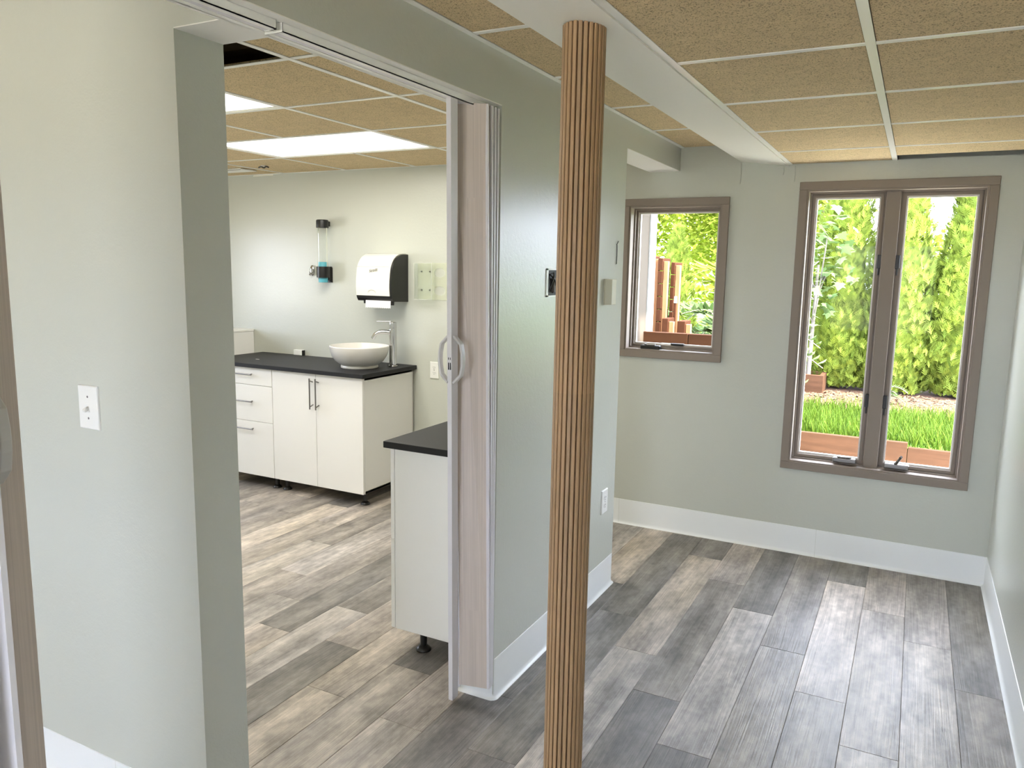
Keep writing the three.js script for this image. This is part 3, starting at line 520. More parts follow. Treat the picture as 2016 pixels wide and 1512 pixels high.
// ------------------------------------------------------------------ cabinets
function leg(o, x, z, h) { const g = merge([cyl([x, 0.012, z], [x, h, z], 0.014, 0.016, 14), lathe([[0, 0], [0.032, 0], [0.033, 0.006], [0.026, 0.014], [0.017, 0.022], [0, 0.022]], x, 0, z, 18), lathe([[0, 0], [0.028, 0], [0.028, 0.006], [0, 0.006]], x, h - 0.007, z, 18)]); part(o, 'leg', g, M.blackPlastic, 'black plastic adjustable leg'); }
function barPull(d, x, y, z, len, vertical) {      // square bar with two angled stand-offs, in front of a face at z
  const out = 0.034, a = len / 2, p = (t, u) => vertical ? [x, y + t, z + u] : [x + t, y, z + u], g = [];
  g.push(cyl(p(-a, out), p(a, out), 0.0048, 0.0048, 8));
  for (const s of [-1, 1]) g.push(cyl(p(s * (a - 0.028), 0), p(s * (a - 0.016), out), 0.0042, 0.0042, 8));
  part(d, 'handle', merge(g), M.nickel, 'brushed nickel bar handle');
}
const YL = 0.09, YT = 0.884, ZF = -4.02, CF = 0.019;
{ // sink base with two doors
  const x0 = -3.992, x1 = -3.192, o = thing('base_cabinet', 'white two-door base cabinet under the basin counter', 'cabinet', [(x0 + x1) / 2, 0, -4.31]);
  part(o, 'body', merge([box(x0, x0 + 0.018, YL, YT, ZB + 0.02, ZF - CF - 0.002), box(x0, x1, YL, YL + 0.018, ZB + 0.02, ZF - CF - 0.002), box(x0, x1, YT - 0.018, YT, ZB + 0.02, ZF - CF - 0.002), box(x0, x1, YL, YT, ZB + 0.02, ZB + 0.026)]), M.cabinet);
  part(o, 'end_panel', rbox(x1 - 0.016, x1, YL - 0.001, YT, ZB + 0.03, ZF - CF - 0.0015, 0.001, 1), M.cabinet);
  const mid = (x0 + x1) / 2;
  const a = part(o, 'door', rbox(x0 + 0.0015, mid - 0.0015, YL, YT - 0.003, ZF - CF, ZF, 0.0016, 2), M.cabinet); barPull(a, mid - 0.026, 0.746, ZF, 0.214, true);
  const b = part(o, 'door', rbox(mid + 0.0015, x1, YL, YT - 0.003, ZF - CF, ZF, 0.0016, 2), M.cabinet); barPull(b, mid + 0.026, 0.746, ZF, 0.214, true);
  for (const x of [x0 + 0.05, x1 - 0.045]) for (const z of [ZF - 0.075, ZB + 0.09]) leg(o, x, z, YL);
}
{ // drawer base
  const x0 = -4.595, x1 = -3.995, o = thing('drawer_cabinet', 'white three-drawer base cabinet left of the two-door cabinet', 'cabinet', [(x0 + x1) / 2, 0, -4.31]);
  part(o, 'body', merge([box(x0, x0 + 0.018, YL, YT, ZB + 0.02, ZF - CF - 0.002), box(x1 - 0.018, x1, YL, YT, ZB + 0.02, ZF - CF - 0.002), box(x0, x1, YL, YL + 0.018, ZB + 0.02, ZF - CF - 0.002), box(x0, x1, YT - 0.018, YT, ZB + 0.02, ZF - CF - 0.002)]), M.cabinet);
  for (const [p, q, h] of [[0.757, YT - 0.003, 0.834], [0.492, 0.754, 0.638], [YL, 0.489, 0.437]]) { const d = part(o, 'drawer', rbox(x0 + 0.0015, x1 - 0.0015, p, q, ZF - CF, ZF, 0.0016, 2), M.cabinet); barPull(d, -4.272, h, ZF, 0.225, false); }
  for (const x of [x0 + 0.05, x1 - 0.045]) for (const z of [ZF - 0.075, ZB + 0.09]) leg(o, x, z, YL);
}
single('countertop', rbox(-4.672, -3.168, YT, 0.912, ZB + 0.004, -3.994, 0.0025, 2), M.counter, 'matte black countertop carrying the vessel basin', 'countertop', [-3.92, YT, -4.31]);
{ // low ledge wall at the end of that counter
  const o = thing('ledge_box', 'low cream boxed ledge at the end of the black counter', 'ledge', [-4.87, 0, -4.4]);
  part(o, 'body', rbox(-4.97, -4.77, 0, 1.075, ZB + 0.003, -3.95, 0.002, 1), M.cabinet); part(o, 'cap', rbox(-4.975, -4.765, 1.075, 1.092, ZB + 0.003, -3.945, 0.003, 2), M.cabinet);
}
{ // cabinet with its back to the partition
  const x0 = -1.868, x1 = XP2 - 0.006, z0 = -3.34, z1 = -2.532, o = thing('base_cabinet', 'white base cabinet with its end panel next to the folding door', 'cabinet', [-1.66, 0, -2.94]);
  part(o, 'body', merge([box(x0 + 0.02, x1, 0.1, 0.88, z0, z0 + 0.018), box(x0 + 0.02, x1, 0.1, 0.118, z0, z1 - 0.019), box(x0 + 0.02, x1, 0.862, 0.88, z0, z1 - 0.019), box(x1 - 0.01, x1, 0.1, 0.88, z0, z1 - 0.019)]), M.cabinet);
  part(o, 'end_panel', rbox(x0 + 0.0205, x1, 0.098, 0.882, z1 - 0.018, z1, 0.001, 1), M.cabinet);
  for (const [p, q, h] of [[0.495, 0.879, 0.69], [0.1, 0.492, 0.30]]) { const d = part(o, 'drawer', rbox(x0, x0 + 0.0185, p, q, z0, z1 + 0.001, 0.0016, 2), M.cabinet); const zc = (z0 + z1) / 2; part(d, 'handle', merge([cyl([x0 - 0.034, h, zc - 0.11], [x0 - 0.034, h, zc + 0.11], 0.0048, 0.0048, 8), cyl([x0, h, zc - 0.08], [x0 - 0.034, h, zc - 0.09], 0.0042, 0.0042, 8), cyl([x0, h, zc + 0.08], [x0 - 0.034, h, zc + 0.09], 0.0042, 0.0042, 8)]), M.nickel, 'brushed nickel bar handle'); }
  for (const x of [-1.745, x1 - 0.06]) for (const z of [z1 - 0.06, z0 + 0.07]) leg(o, x, z, 0.1);
}
single('countertop', rbox(-1.893, XP2 - 0.002, 0.882, 0.910, -3.36, -2.514, 0.0025, 2), M.counter, 'black countertop piece on the cabinet next to the folding door', 'countertop', [-1.67, 0.882, -2.94]);

// ------------------------------------------------------------------ basin and tap
{
  const x = -3.435, z = -4.298, y = 0.912, o = thing('vessel_basin', 'round off-white vessel basin standing on the black counter', 'basin', [x, y, z]);
  const R = 0.207, h = 0.152;
  part(o, 'bowl', lathe([[0.118, 0.018], [0.140, 0.026], [0.168, 0.048], [0.190, 0.080], [0.203, 0.118], [R, 0.148], [R - 0.001, h], [R - 0.006, h + 0.0015], [R - 0.011, h - 0.001], [0.190, 0.118], [0.172, 0.075], [0.145, 0.045], [0.10, 0.026], [0.03, 0.020], [0, 0.020]], x, y, z, 64), M.porcelain);
  part(o, 'foot_ring', lathe([[0.0, 0], [0.128, 0], [0.1305, 0.002], [0.130, 0.014], [0.126, 0.022], [0.11, 0.024]], x, y, z, 56), M.porcelain);
  part(o, 'drain', lathe([[0, 0.024], [0.03, 0.024], [0.032, 0.021], [0.032, 0.018]], x, y, z, 28), M.chrome, 'chrome drain');
}
{
  const x = -3.272, z = -4.47, y = 0.912, o = thing('basin_tap', 'tall chrome single-lever tap behind the vessel basin', 'tap', [x, y, z]);
  part(o, 'base_ring', lathe([[0, 0], [0.031, 0], [0.032, 0.004], [0.029, 0.008], [0.0, 0.008]], x, y, z, 32), M.chrome);
  part(o, 'body', lathe([[0.0265, 0.004], [0.0265, 0.262], [0.0255, 0.264], [0.0255, 0.268], [0.0265, 0.270], [0.0265, 0.312], [0.0245, 0.3155], [0, 0.316]], x, y, z, 40), M.chrome);
  const d = new THREE.Vector3(-0.86, 0, 0.5).normalize(), q = (t, u) => [x + d.x * t, y + u, z + d.z * t];
  part(o, 'spout', tube([q(0.01, 0.236), q(0.05, 0.244), q(0.09, 0.243), q(0.122, 0.228), q(0.138, 0.205)], 0.0145, 32, 16), M.chrome);
  part(o, 'aerator', cyl(q(0.136, 0.209), q(0.1425, 0.196), 0.0152, 0.0148, 18), M.chrome);
  const lv = new RoundedBoxGeometry(0.105, 0.009, 0.020, 2, 0.004); lv.rotateY(Math.atan2(-d.z, d.x)); lv.translate(x + d.x * 0.062, y + 0.318, z + d.z * 0.062); part(o, 'lever', lv, M.chrome);
}
{
  const p = [-4.273, 0.912, ZB + 0.018], o = thing('junction_box', 'little white surface box on the wall just above the black counter', 'wall box', p);
  part(o, 'body', rbox(-4.318, -4.232, 0.913, 0.954, ZB, ZB + 0.034, 0.003, 2), M.plate); part(o, 'end_cap', rbox(-4.232, -4.227, 0.913, 0.953, ZB + 0.002, ZB + 0.034, 0.001, 1), M.slot, 'dark open end');
}
single('paint_fleck', (() => { const g = new THREE.CylinderGeometry(0.011, 0.013, 0.001, 9); g.scale(1.6, 1, 0.6); g.translate(-4.33, 0.9125, -4.22); return g; })(), M.plate, 'white paint fleck lying on the black counter', 'fleck', [-4.33, 0.912, -4.22]);

// ------------------------------------------------------------------ things hung on the sink room wall
{ // cup dispenser
  const x = -3.972, z = -4.552, o = thing('cup_dispenser', 'clear tube cup dispenser with black cap and teal paper cups on the wall', 'cup dispenser', [x, 1.49, ZB]);
  part(o, 'tube', lathe([[0.0405, 1.60], [0.0405, 1.905]], x, 0, z, 40), M.acrylic, 'clear plastic tube');
  part(o, 'tube_rib', merge([cyl([x - 0.0405, 1.6, z], [x - 0.0405, 1.9, z], 0.0032, 0.0032, 6), cyl([x + 0.0405, 1.6, z], [x + 0.0405, 1.9, z], 0.0032, 0.0032, 6)]), phy({ color: C(0.86, 0.87, 0.74), roughness: 0.25, transmission: 0.3, thickness: 0 }));
  part(o, 'cap', merge([lathe([[0, 1.952], [0.040, 1.950], [0.045, 1.944], [0.0455, 1.892], [0.043, 1.890], [0, 1.890]], x, 0, z, 36), box(x - 0.016, x + 0.016, 1.905, 1.94, ZB, z)]), M.blackPlastic, 'black plastic cap');
  part(o, 'holder', merge([lathe([[0.044, 1.523], [0.048, 1.523], [0.048, 1.606], [0.044, 1.606], [0.044, 1.523]], x, 0, z, 36), box(x - 0.03, x + 0.03, 1.505, 1.606, ZB, z - 0.03)]), M.blackPlastic, 'black plastic holder');
  part(o, 'wall_plate', rbox(x - 0.036, x + 0.036, 1.487, 1.60, ZB, ZB + 0.012, 0.002, 1), M.blackPlastic);
  part(o, 'paper_cups', lathe([[0, 1.640], [0.0345, 1.640], [0.0355, 1.60], [0.037, 1.545], [0.036, 1.523], [0.034, 1.492], [0.0345, 1.488], [0.030, 1.488], [0, 1.50]], x, 0, z, 32), M.teal, 'teal paper cups');
}
{ // stick-on hook
  const x = -4.128, y = 1.574, o = thing('adhesive_hook', 'oval chrome stick-on hook beside the cup dispenser', 'hook', [x, y, ZB]);
  const b = new THREE.SphereGeometry(1, 28, 18); b.scale(0.021, 0.041, 0.013); b.translate(x, y, ZB + 0.012); part(o, 'base', b, M.chrome);
  part(o, 'prong', tube([[x, y - 0.02, ZB + 0.02], [x + 0.002, y - 0.034, ZB + 0.034], [x + 0.004, y - 0.028, ZB + 0.045], [x + 0.004, y - 0.012, ZB + 0.047]], 0.006, 18, 8), M.chrome);
}
const font = await new FontLoader().loadAsync('fonts/droid/droid_serif_bold.typeface.json');
{ // paper towel dispenser
  const x0 = -3.553, x1 = -3.245, zw = ZB, o = thing('towel_dispenser', 'white-fronted black paper towel dispenser above the basin', 'towel dispenser', [(x0 + x1) / 2, 1.37, ZB]);
  const curve = (d, t) => { const q = []; const P = new THREE.CatmullRomCurve3([[-4.615, 1.708], [-4.54, 1.704], [-4.475, 1.676], [-4.432, 1.62], [-4.416, 1.55], [-4.410, 1.47], [-4.414, 1.41]].map((p) => new THREE.Vector3(p[0], p[1], 0)), false, 'centripetal'); for (let i = 0; i <= 28; i++) { const v = P.getPoint(i / 28), g = P.getTangent(i / 28); q.push([v.x + d * -g.y, v.y + d * g.x]); } return q; };
  const out = curve(0), body = [...curve(-0.006), [-4.425, 1.392], [-4.44, 1.372], [zw, 1.366], [zw, 1.700]];
  part(o, 'body', prism(body, x0, x1), M.blackPlastic, 'black plastic body');
  const cover = [...out, ...curve(-0.0058).reverse()];
  const cg = prism(cover, x0 + 0.004, x1 - 0.014); part(o, 'cover', toCreasedNormals(cg, 0.5), M.dispWhite, 'glossy white cover');
  part(o, 'cover_seam', box(x0 + 0.004, x1 - 0.02, 1.612, 1.6135, -4.4275, -4.4255), M.bead);
  part(o, 'bumper', cyl([x0 + 0.05, 1.352, -4.45], [x0 + 0.05, 1.372, -4.45], 0.007, 0.008, 12), M.blackPlastic); part(o, 'bumper', cyl([x1 - 0.03, 1.345, -4.47], [x1 - 0.03, 1.372, -4.47], 0.012, 0.013, 12), M.blackPlastic);
  { const s = new THREE.Shape(), a = x0 + 0.07, b = x1 - 0.02, n = 13; s.moveTo(a, 1.388); s.lineTo(b, 1.386); s.lineTo(b - 0.004, 1.322); for (let i = 0; i < n; i++) { const u = lerp(b - 0.004, a - 0.004, (i + 0.5) / n), v = lerp(b - 0.004, a - 0.004, (i + 1) / n); s.lineTo(u, 1.330); s.lineTo(v, 1.321); } s.closePath(); const g = new THREE.ExtrudeGeometry(s, { depth: 0.0012, bevelEnabled: false }); g.translate(0, 0, -4.438); part(o, 'paper_towel', g, M.paper, 'white towel end with a toothed edge'); }
  const t = new TextGeometry('Scott', { font, size: 0.021, depth: 0.0006, curveSegments: 4 }); { const p = t.attributes.position; for (let i = 0; i < p.count; i++) p.setX(i, p.getX(i) + 0.3 * p.getY(i)); } t.rotateZ(0.16); t.computeVertexNormals(); t.translate(-3.437, 1.572, -4.4165); part(o, 'logo', t, std({ color: C(0.16, 0.15, 0.12), roughness: 0.5 }), 'dark script lettering');
  const e = new THREE.TorusGeometry(0.026, 0.0012, 6, 24, Math.PI); e.scale(1.25, 0.8, 1); e.translate(-3.41, 1.43, -4.409); part(o, 'emblem', e, std({ color: C(0.55, 0.53, 0.46), roughness: 0.5 }), 'faint arched emblem');
}
{ // acrylic glove rack
  const x0 = -3.160, x1 = -2.80, y0 = 1.388, y1 = 1.646, z = ZB + 0.004, o = thing('acrylic_rack', 'clear acrylic holder screwed to the wall beside the towel dispenser', 'acrylic holder', [(x0 + x1) / 2, y0, ZB]);
  const s = new THREE.Shape(); s.moveTo(x0, y0); s.lineTo(x1, y0); s.lineTo(x1, y1); s.lineTo(x0, y1); s.closePath();
  for (const y of [1.578, 1.452]) { const h = new THREE.Path(); h.absellipse(-2.975, y, 0.045, 0.032, 0, Math.PI * 2, true); s.holes.push(h); }
  part(o, 'back_sheet', new THREE.ExtrudeGeometry(s, { depth: 0.002, bevelEnabled: false, curveSegments: 20 }).translate(0, 0, z), phy({ color: C(0.95, 0.96, 0.88), roughness: 0.08, transmission: 0.75, thickness: 0 }), 'clear sheet with oval cutouts');
  part(o, 'front_sleeve', merge([box(x0, x0 + 0.152, y0, y1, z + 0.05, z + 0.0515), box(x0, x0 + 0.0015, y0, y1, z, z + 0.05), box(x0 + 0.1505, x0 + 0.152, y0, y1, z, z + 0.05), box(x0, x0 + 0.152, y0, y0 + 0.0015, z, z + 0.05)]), M.acrylic, 'clear folded sleeve');
  part(o, 'edge', ringGeo(x0, x0 + 0.152, y0, y1, 0.0035, z + 0.05, z + 0.0535), phy({ color: C(0.85, 0.86, 0.80), roughness: 0.2, transmission: 0.4, thickness: 0 }), 'bright cut edge');
  for (const [a, b] of [[-3.125, 1.585], [-3.055, 1.585], [-3.125, 1.455], [-3.055, 1.455]]) part(o, 'screw', cyl([a, b, z], [a, b, z + 0.008], 0.006, 0.005, 10), M.nickel);
}

// ------------------------------------------------------------------ outside: ground, terrace, timber edging
struct('ground', box(-40, 40, -0.2, -0.06, -60, 50), M.gravel, 'pale gravel round the house');
struct('patio', box(-4, 3, -0.06, -0.03, -6.36, ZB - 0.2), M.patio, 'plain paving between house and terrace');
const YG = 0.335;
struct('lawn_terrace', box(-30, 20, -0.06, YG, -50, -6.405), M.lawn, 'raised lawn beyond the timber edging');
struct('planting_bed', box(-6, 6, YG, YG + 0.012, -11.5, -7.7), M.mulch, 'mulched bed in front of the hedge');
function board(o, x0, x1, y0, y1, z0, z1, mat = M.timber, name = 'board') { const g = rbox(x0, x1, y0, y1, z0, z1, 0.004, 1), p = g.attributes.position, uv = g.attributes.uv; const lx = x1 - x0, ly = y1 - y0, lz = z1 - z0; for (let i = 0; i < p.count; i++) { const X = p.getX(i) - x0, Y = p.getY(i) - y0, Z = p.getZ(i) - z0; if (lx >= ly && lx >= lz) uv.setXY(i, (Y + Z) / 0.2, X / 1.2); else if (ly >= lz) uv.setXY(i, (X + Z) / 0.2, Y / 1.2); else uv.setXY(i, (X + Y) / 0.2, Z / 1.2); } return part(o, name, g, mat); }
{
  const o = thing('timber_edging', 'stepped brown timber board edging along the raised lawn', 'edging', [0, -0.06, -6.38]);
  board(o, -2.6, 0.033, 0.165, 0.385, -6.405, -6.36); board(o, 0.036, 2.6, 0.145, 0.350, -6.405, -6.36);
  board(o, -2.6, 0.6, -0.06, 0.163, -6.405, -6.36); board(o, 0.603, 2.6, -0.06, 0.143, -6.405, -6.36);
}
{
  const o = thing('planter_box', 'square timber planter box in the bed with a pale-stemmed sapling in it', 'planter', [-1.25, YG, -9.1]);
  board(o, -1.70, -0.812, YG, 0.540, -8.845, -8.80); board(o, -0.857, -0.812, YG, 0.540, -9.15, -8.847); board(o, -1.70, -1.655, YG, 0.540, -9.15, -8.847); board(o, -1.70, -0.812, YG, 0.540, -9.197, -9.152);
  part(o, 'soil', box(-1.655, -0.857, YG, 0.50, -9.15, -8.847), M.mulch);
}
{ // timber wall outside the small window
  const o = thing('timber_wall', 'low reddish timber wall right outside the small window', 'timber wall', [-1.6, -0.06, -5.62]);
  for (let k = 0; k < 6; k++) { const y = -0.03 + k * 0.2; board(o, -2.6, -1.46, y, Math.min(y + 0.197, 1.170), -5.66, -5.60, M.timberGrey); board(o, -1.457, -0.97, y, Math.min(y + 0.197, 1.170), -5.66, -5.60, M.timberGrey); }
}
{ // stepped stacks of sawn timbers behind it
  const stack = (label, x0, x1, z0, z1, top, n) => { const o = thing('timber_stack', label, 'timber stack', [(x0 + x1) / 2, YG, (z0 + z1) / 2], 'stepped timber stacks outside the small window'); const h = (top - YG) / n; for (let k = 0; k < n; k++) { board(o, x0, x1, YG + k * h + 0.003, YG + (k + 1) * h - 0.003, z0, z1, M.timberRed, 'timber'); } board(o, x1 + 0.002, x1 + 0.045, YG, top - 0.03, z1 - 0.07, z1 - 0.02, M.timberPale, 'batten'); };
  stack('tallest reddish timber stack next to the white corner board', -2.36, -2.165, -7.15, -6.95, 1.755, 12);
  stack('tall reddish timber stack between two pale battens', -2.118, -2.075, -7.2, -6.95, 1.735, 12);
  stack('narrow reddish timber stack with the outermost pale batten', -2.026, -1.990, -7.3, -7.05, 1.70, 12);
  stack('short weathered timber stack in front of the tall stacks', -1.985, -1.93, -6.9, -6.7, 1.205, 6);
  stack('short timber stack farthest from the house corner', -1.86, -1.79, -6.95, -6.75, 1.185, 6);
  const p = thing('garden_stake', 'slim brown stake with a pale tip by the timber stacks', 'stake', [-1.945, YG, -6.98]);
  part(p, 'stake', cyl([-1.945, YG, -6.98], [-1.948, 1.33, -6.98], 0.011, 0.011, 8), M.timberRed); part(p, 'tip', cyl([-1.948, 1.33, -6.98], [-1.948, 1.39, -6.98], 0.016, 0.014, 8), M.trimWhite, 'pale tip');
}
{ // wing of the house beside the small window
  const o = thing('house_wing', 'beige sided wing of the house with a white corner board', 'house wing', [-2.4, -0.06, -5.3]);
  for (let k = 0; k < 3; k++) { const y = -0.03 + k * 1.02; part(o, 'siding_board', hexa([[-3.2, y, -4.82], [-1.795, y, -4.82], [-1.795, y, -5.64], [-3.2, y, -5.64]], [[-3.2, y + 1.02, -4.82], [-1.797, y + 1.02, -4.82], [-1.797, y + 1.02, -5.64], [-3.2, y + 1.02, -5.64]]), M.siding); }
  part(o, 'corner_board', rbox(-1.93, -1.785, -0.03, 3.03, -5.79, -5.64, 0.003, 1), M.trimWhite, 'white corner board');
  part(o, 'downpipe', cyl([-1.765, 0, -5.14], [-1.765, 3.0, -5.14], 0.012, 0.012, 10), M.trimWhite, 'thin white pipe');
}

// ------------------------------------------------------------------ outside: plants
function leafMesh(parent, name, geo, mats, mat = M.leaf) { const m = new THREE.InstancedMesh(geo, mat, mats.length); mats.forEach(([q, c], i) => { m.setMatrixAt(i, q); m.setColorAt(i, c); }); m.name = name; m.userData.kind = 'stuff'; m.castShadow = m.receiveShadow = true; parent.add(m); return m; }
function tris(list) { const g = new THREE.BufferGeometry(); g.setAttribute('position', new THREE.Float32BufferAttribute(list.flat(2), 3)); g.computeVertexNormals(); return g; }
// flat scale-leaf spray of an arborvitae, tip towards +y, 1 long
const sprayGeo = (() => { const t = []; for (const [y, a, l] of [[0.0, 0, 1], [0.12, 0.75, 0.62], [0.12, -0.75, 0.62], [0.32, 0.62, 0.52], [0.32, -0.62, 0.52], [0.54, 0.5, 0.38], [0.54, -0.5, 0.38]]) { const dx = Math.sin(a), dy = Math.cos(a), w = 0.05 + 0.03 * l; t.push([[-dy * w, y + dx * w, 0], [dy * w, y - dx * w, 0], [dx * l, y + dy * l, 0.06 * Math.abs(a)]]); } return tris(t); })();
const oval = (() => { const p = [[0, 0, 0], [0.32, 0.35, 0.05], [0.26, 0.7, 0.04], [0, 1, -0.06], [-0.26, 0.7, 0.04], [-0.32, 0.35, 0.05]]; return tris([[p[0], p[1], p[2]], [p[0], p[2], p[3]], [p[0], p[3], p[4]], [p[0], p[4], p[5]]]); })();
const maple = (() => { const p = [[0, 0, 0]], o = [[0.18, 0.02], [0.52, 0.12], [0.36, 0.30], [0.62, 0.55], [0.30, 0.52], [0.22, 0.66], [0, 1.0]], r = o.map(([x, y]) => [x, y, 0.10 * x]), l = o.slice(0, -1).reverse().map(([x, y]) => [-x, y, 0.10 * x]), e = [...r, ...l], t = []; for (let i = 0; i + 1 < e.length; i++) t.push([[0, 0.12, 0], e[i], e[i + 1]]); return tris(t); })();
const blade = tris([[[-0.5, 0, 0], [0.5, 0, 0], [0.32, 0.55, 0.06]], [[-0.5, 0, 0], [0.32, 0.55, 0.06], [-0.30, 0.55, 0.06]], [[-0.30, 0.55, 0.06], [0.32, 0.55, 0.06], [0.05, 1, 0.22]]]);
const mtx = (p, e, s) => new THREE.Matrix4().compose(new THREE.Vector3(...p), new THREE.Quaternion().setFromEuler(new THREE.Euler(...e, 'YXZ')), new THREE.Vector3(...s));
function green(r, a, b) { const t = r(), k = 0.75 + 0.5 * r(); return C(lerp(a[0], b[0], t) * k, lerp(a[1], b[1], t) * k, lerp(a[2], b[2], t) * k); }
function arborvitae(label, x, z, h, R, seed, n = 5200) {
  const r = rng(seed), o = thing('arborvitae', label, 'evergreen', [x, YG, z], 'arborvitae in the garden'), mats = [];
  const rad = (t) => R * Math.pow(1 - t, 0.75) * (0.72 + 0.28 * Math.min(1, t * 7)) * 1.0;
  part(o, 'trunk', cyl([x, YG, z], [x, YG + h * 0.85, z], 0.05, 0.015, 8), M.bark);
  for (let i = 0; i < n; i++) {
    const t = Math.pow(r(), 1.15) * 0.985, a = r() * 6.283, lump = 0.80 + 0.34 * vnoise(a * 2.2 + seed, t * 14, seed), q = (0.58 + 0.46 * Math.pow(r(), 0.7)) * rad(t) * lump, s = 0.06 + 0.065 * r();
    mats.push([mtx([Math.cos(a) * q, t * h + 0.03, Math.sin(a) * q], [1.0 * r() - 0.15, -a + Math.PI / 2 + (r() - 0.5) * 1.5, (r() - 0.5) * 1.3], [s, s * 1.05, s]), green(r, [0.12, 0.175, 0.026], [0.28, 0.35, 0.056])]);
  }
  leafMesh(o, 'foliage', sprayGeo, mats);
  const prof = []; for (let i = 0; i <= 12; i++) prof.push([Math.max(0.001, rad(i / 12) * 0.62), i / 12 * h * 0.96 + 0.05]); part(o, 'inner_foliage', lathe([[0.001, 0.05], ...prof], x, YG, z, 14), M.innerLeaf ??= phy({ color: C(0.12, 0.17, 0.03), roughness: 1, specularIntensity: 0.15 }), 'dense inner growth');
}
arborvitae('arborvitae in the hedge, second before the gap of sky', -0.74, -9.50, 3.15, 0.50, 11, 7500);
arborvitae('arborvitae in the hedge just before the gap of sky', -0.165, -9.40, 2.95, 0.50, 12, 7500);
arborvitae('arborvitae in the hedge just past the gap of sky', 0.475, -9.45, 3.0, 0.50, 13, 7500);
arborvitae('arborvitae in the hedge, second past the gap of sky', 1.10, -9.45, 3.1, 0.5, 14, 4500);
arborvitae('arborvitae behind the sapling and planter box', -1.40, -9.95, 2.7, 0.46, 15, 5000);
arborvitae('small pointed young arborvitae seen through the small window', -2.66, -9.5, 1.78, 0.38, 16, 2600);
arborvitae('smallest pointed arborvitae beside the timber stacks', -2.78, -8.5, 1.3, 0.30, 17, 2000);
function broadTree(label, x, z, h, crown, seed, n, size, cols, barkMat = M.bark, leafGeo = oval, YG = 0.335) {
  const r = rng(seed), o = thing('garden_tree', label, 'tree', [x, YG, z], 'leafy trees beyond the hedge'), mats = [], [cy, rx, ry] = crown, tips = [];
  const limbs = [cyl([x, YG, z], [x + 0.02, YG + h * 0.55, z], h * 0.011, h * 0.006, 8)];
  for (let k = 0; k < 9; k++) { const a = r() * 6.283, y0 = YG + h * (0.25 + 0.35 * r()), e = [x + Math.cos(a) * rx * 0.8, cy + (r() - 0.3) * ry, z + Math.sin(a) * rx * 0.8]; tips.push(e); limbs.push(tube([[x + 0.02, y0, z], [lerp(x, e[0], 0.5) + 0.1 * (r() - 0.5), lerp(y0, e[1], 0.6), lerp(z, e[2], 0.5)], e], h * 0.0035, 10, 5)); }
  part(o, 'trunk', merge(limbs), barkMat);
  for (let i = 0; i < n; i++) {
    const t = tips[Math.floor(r() * tips.length)], far = r() < 0.55; let p;
    if (far) { const u = Math.pow(r(), 0.5), a = r() * 6.283, c = 2 * r() - 1, q = Math.sqrt(1 - c * c); p = [rx * u * q * Math.cos(a), cy - YG + ry * u * c, rx * u * q * Math.sin(a)]; } else p = [t[0] - x + (r() - 0.5) * rx * 0.9, t[1] - YG + (r() - 0.5) * ry * 0.7, t[2] - z + (r() - 0.5) * rx * 0.9];
    const s = size * (0.6 + 0.8 * r()); mats.push([mtx(p, [2.0 + 1.2 * (r() - 0.5), r() * 6.28, (r() - 0.5) * 1.2], [s, s, s]), green(r, ...cols)]);
  }
  leafMesh(o, 'foliage', leafGeo, mats);
}
const YEL = [[0.18, 0.24, 0.02], [0.33, 0.37, 0.045]], BLU = [[0.085, 0.15, 0.05], [0.16, 0.22, 0.085]];
broadTree('yellow-green leafy tree behind the timber stacks', -4.5, -13.5, 5.5, [2.9, 1.7, 1.9], 21, 9500, 0.095, YEL);
broadTree('yellow-green leafy tree in the middle of the small window', -3.2, -14.6, 5.5, [3.0, 1.6, 1.9], 22, 9500, 0.095, YEL);
broadTree('yellow-green leafy tree at the right of the small window view', -2.75, -12.9, 5, [2.6, 0.95, 1.7], 23, 8000, 0.085, YEL);
broadTree('low leafy thicket tree far behind the small window', -5.0, -18, 6, [2.2, 3.4, 2.6], 24, 11000, 0.15, YEL);
broadTree('leafy tree whose crown shows low in the gap of the hedge', 0.62, -13.5, 3, [1.7, 0.9, 0.85], 25, 2600, 0.12, YEL);
broadTree('loose yellowish tree behind the sapling', -1.50, -11.6, 4.5, [2.5, 0.6, 1.4], 26, 6000, 0.085, YEL);
broadTree('pale-stemmed maple sapling growing in the planter box', -0.99, -9.02, 2.2, [1.75, 0.42, 0.72], 27, 260, 0.105, BLU, M.barkPale, maple, 0.503);
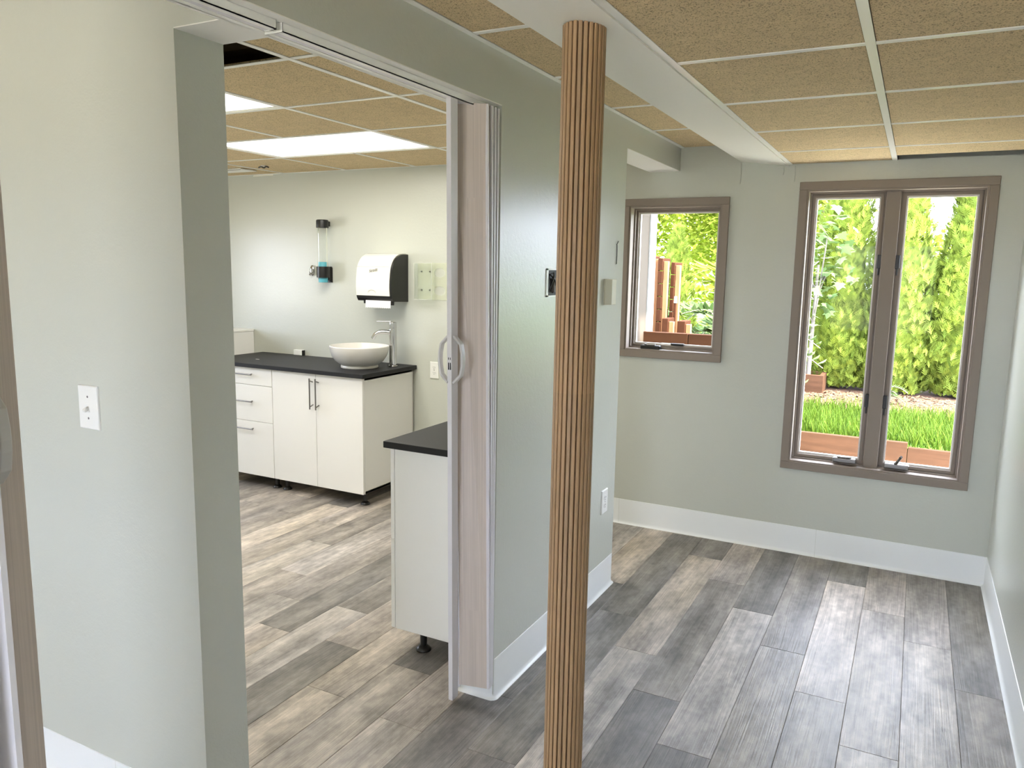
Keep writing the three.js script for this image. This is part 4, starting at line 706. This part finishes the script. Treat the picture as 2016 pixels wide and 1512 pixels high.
function frondShrub(label, x, y, z, h, seed, cols, n = 12) {
  const r = rng(seed), o = thing('fern_shrub', label, 'shrub', [x, y, z], 'ferny shrubs in the garden'), mats = [], stems = [];
  for (let k = 0; k < n; k++) {
    const a = r() * 6.283, L = h * (0.7 + 0.5 * r()), y0 = h * (0.25 + 0.6 * r()), bow = (t) => [Math.cos(a) * L * 0.75 * t, y0 + L * 0.45 * t - L * 0.55 * t * t, Math.sin(a) * L * 0.75 * t];
    stems.push(tube([[x, y + y0 * 0.6, z], ...[0.15, 0.4, 0.7, 1].map((t) => { const p = bow(t); return [p[0] + x, p[1] + y, p[2] + z]; })], 0.004, 10, 4));
    for (let m = 0; m < 15; m++) for (const s of [-1, 1]) { const t = 0.12 + 0.88 * m / 15, p = bow(t), q = L * 0.27 * (1 - 0.6 * t); mats.push([mtx(p, [1.35 + 0.3 * (r() - 0.5), -a + s * 1.15 + Math.PI / 2, 0.25 * (r() - 0.5)], [q * 0.42, q, q]), green(r, ...cols)]); }
  }
  part(o, 'stems', merge([cyl([x, y, z], [x, y + h * 0.8, z], 0.014, 0.007, 6), ...stems]), M.bark);
  leafMesh(o, 'fronds', oval, mats);
}
const SUM = [[0.05, 0.09, 0.025], [0.10, 0.145, 0.05]];
frondShrub('blue-green feathery shrub against the right frame of the small window', -1.56, YG, -7.75, 0.98, 31, SUM, 18);
frondShrub('feathery shrub beside the short timber stack', -1.95, YG, -8.9, 1.0, 32, SUM, 18);
frondShrub('tall feathery shrub further back behind the short timber stack', -2.15, YG, -11.3, 1.6, 33, YEL, 18);
frondShrub('low fern tuft at the foot of the hedge', -0.20, YG, -8.50, 0.25, 34, SUM, 14);
{ // grass blades
  const r = rng(51), mats = [];
  for (let i = 0; i < 22000; i++) { const x = -2.6 + 4.6 * r(), z = -6.42 - 1.35 * Math.pow(r(), 0.9), h = (0.07 + 0.11 * r()) * (0.8 + 0.5 * vnoise(x * 3, z * 3, 52)), w = 0.006 + 0.006 * r(); mats.push([mtx([x, YG - 0.005, z], [(r() - 0.3) * 0.6, r() * 6.283, (r() - 0.5) * 0.7], [w, h, h]), green(r, [0.046, 0.095, 0.007], [0.098, 0.15, 0.015])]); }
  const m = leafMesh(scene, 'grass', blade, mats); m.userData = { kind: 'stuff', label: 'long bright green grass on the raised lawn', category: 'grass' };
}
{ // dry litter over the bed
  const r = rng(61), mats = [];
  for (let i = 0; i < 7000; i++) { const x = -2.4 + 4.2 * r(), z = -7.6 - 1.5 * r(), s = 0.02 + 0.035 * r(), k = 0.6 + 0.6 * r(); mats.push([mtx([x, YG + 0.016, z], [1.57 + (r() - 0.5) * 0.8, r() * 6.28, 0], [s, s, s]), C(0.11 * k, 0.07 * k, 0.04 * k)]); }
  const m = leafMesh(scene, 'leaf_litter', oval, mats, std({ roughness: 1, side: THREE.DoubleSide })); m.userData = { kind: 'stuff', label: 'brown leaf litter on the planting bed', category: 'leaf litter' };
}

renderer.render(scene, camera);
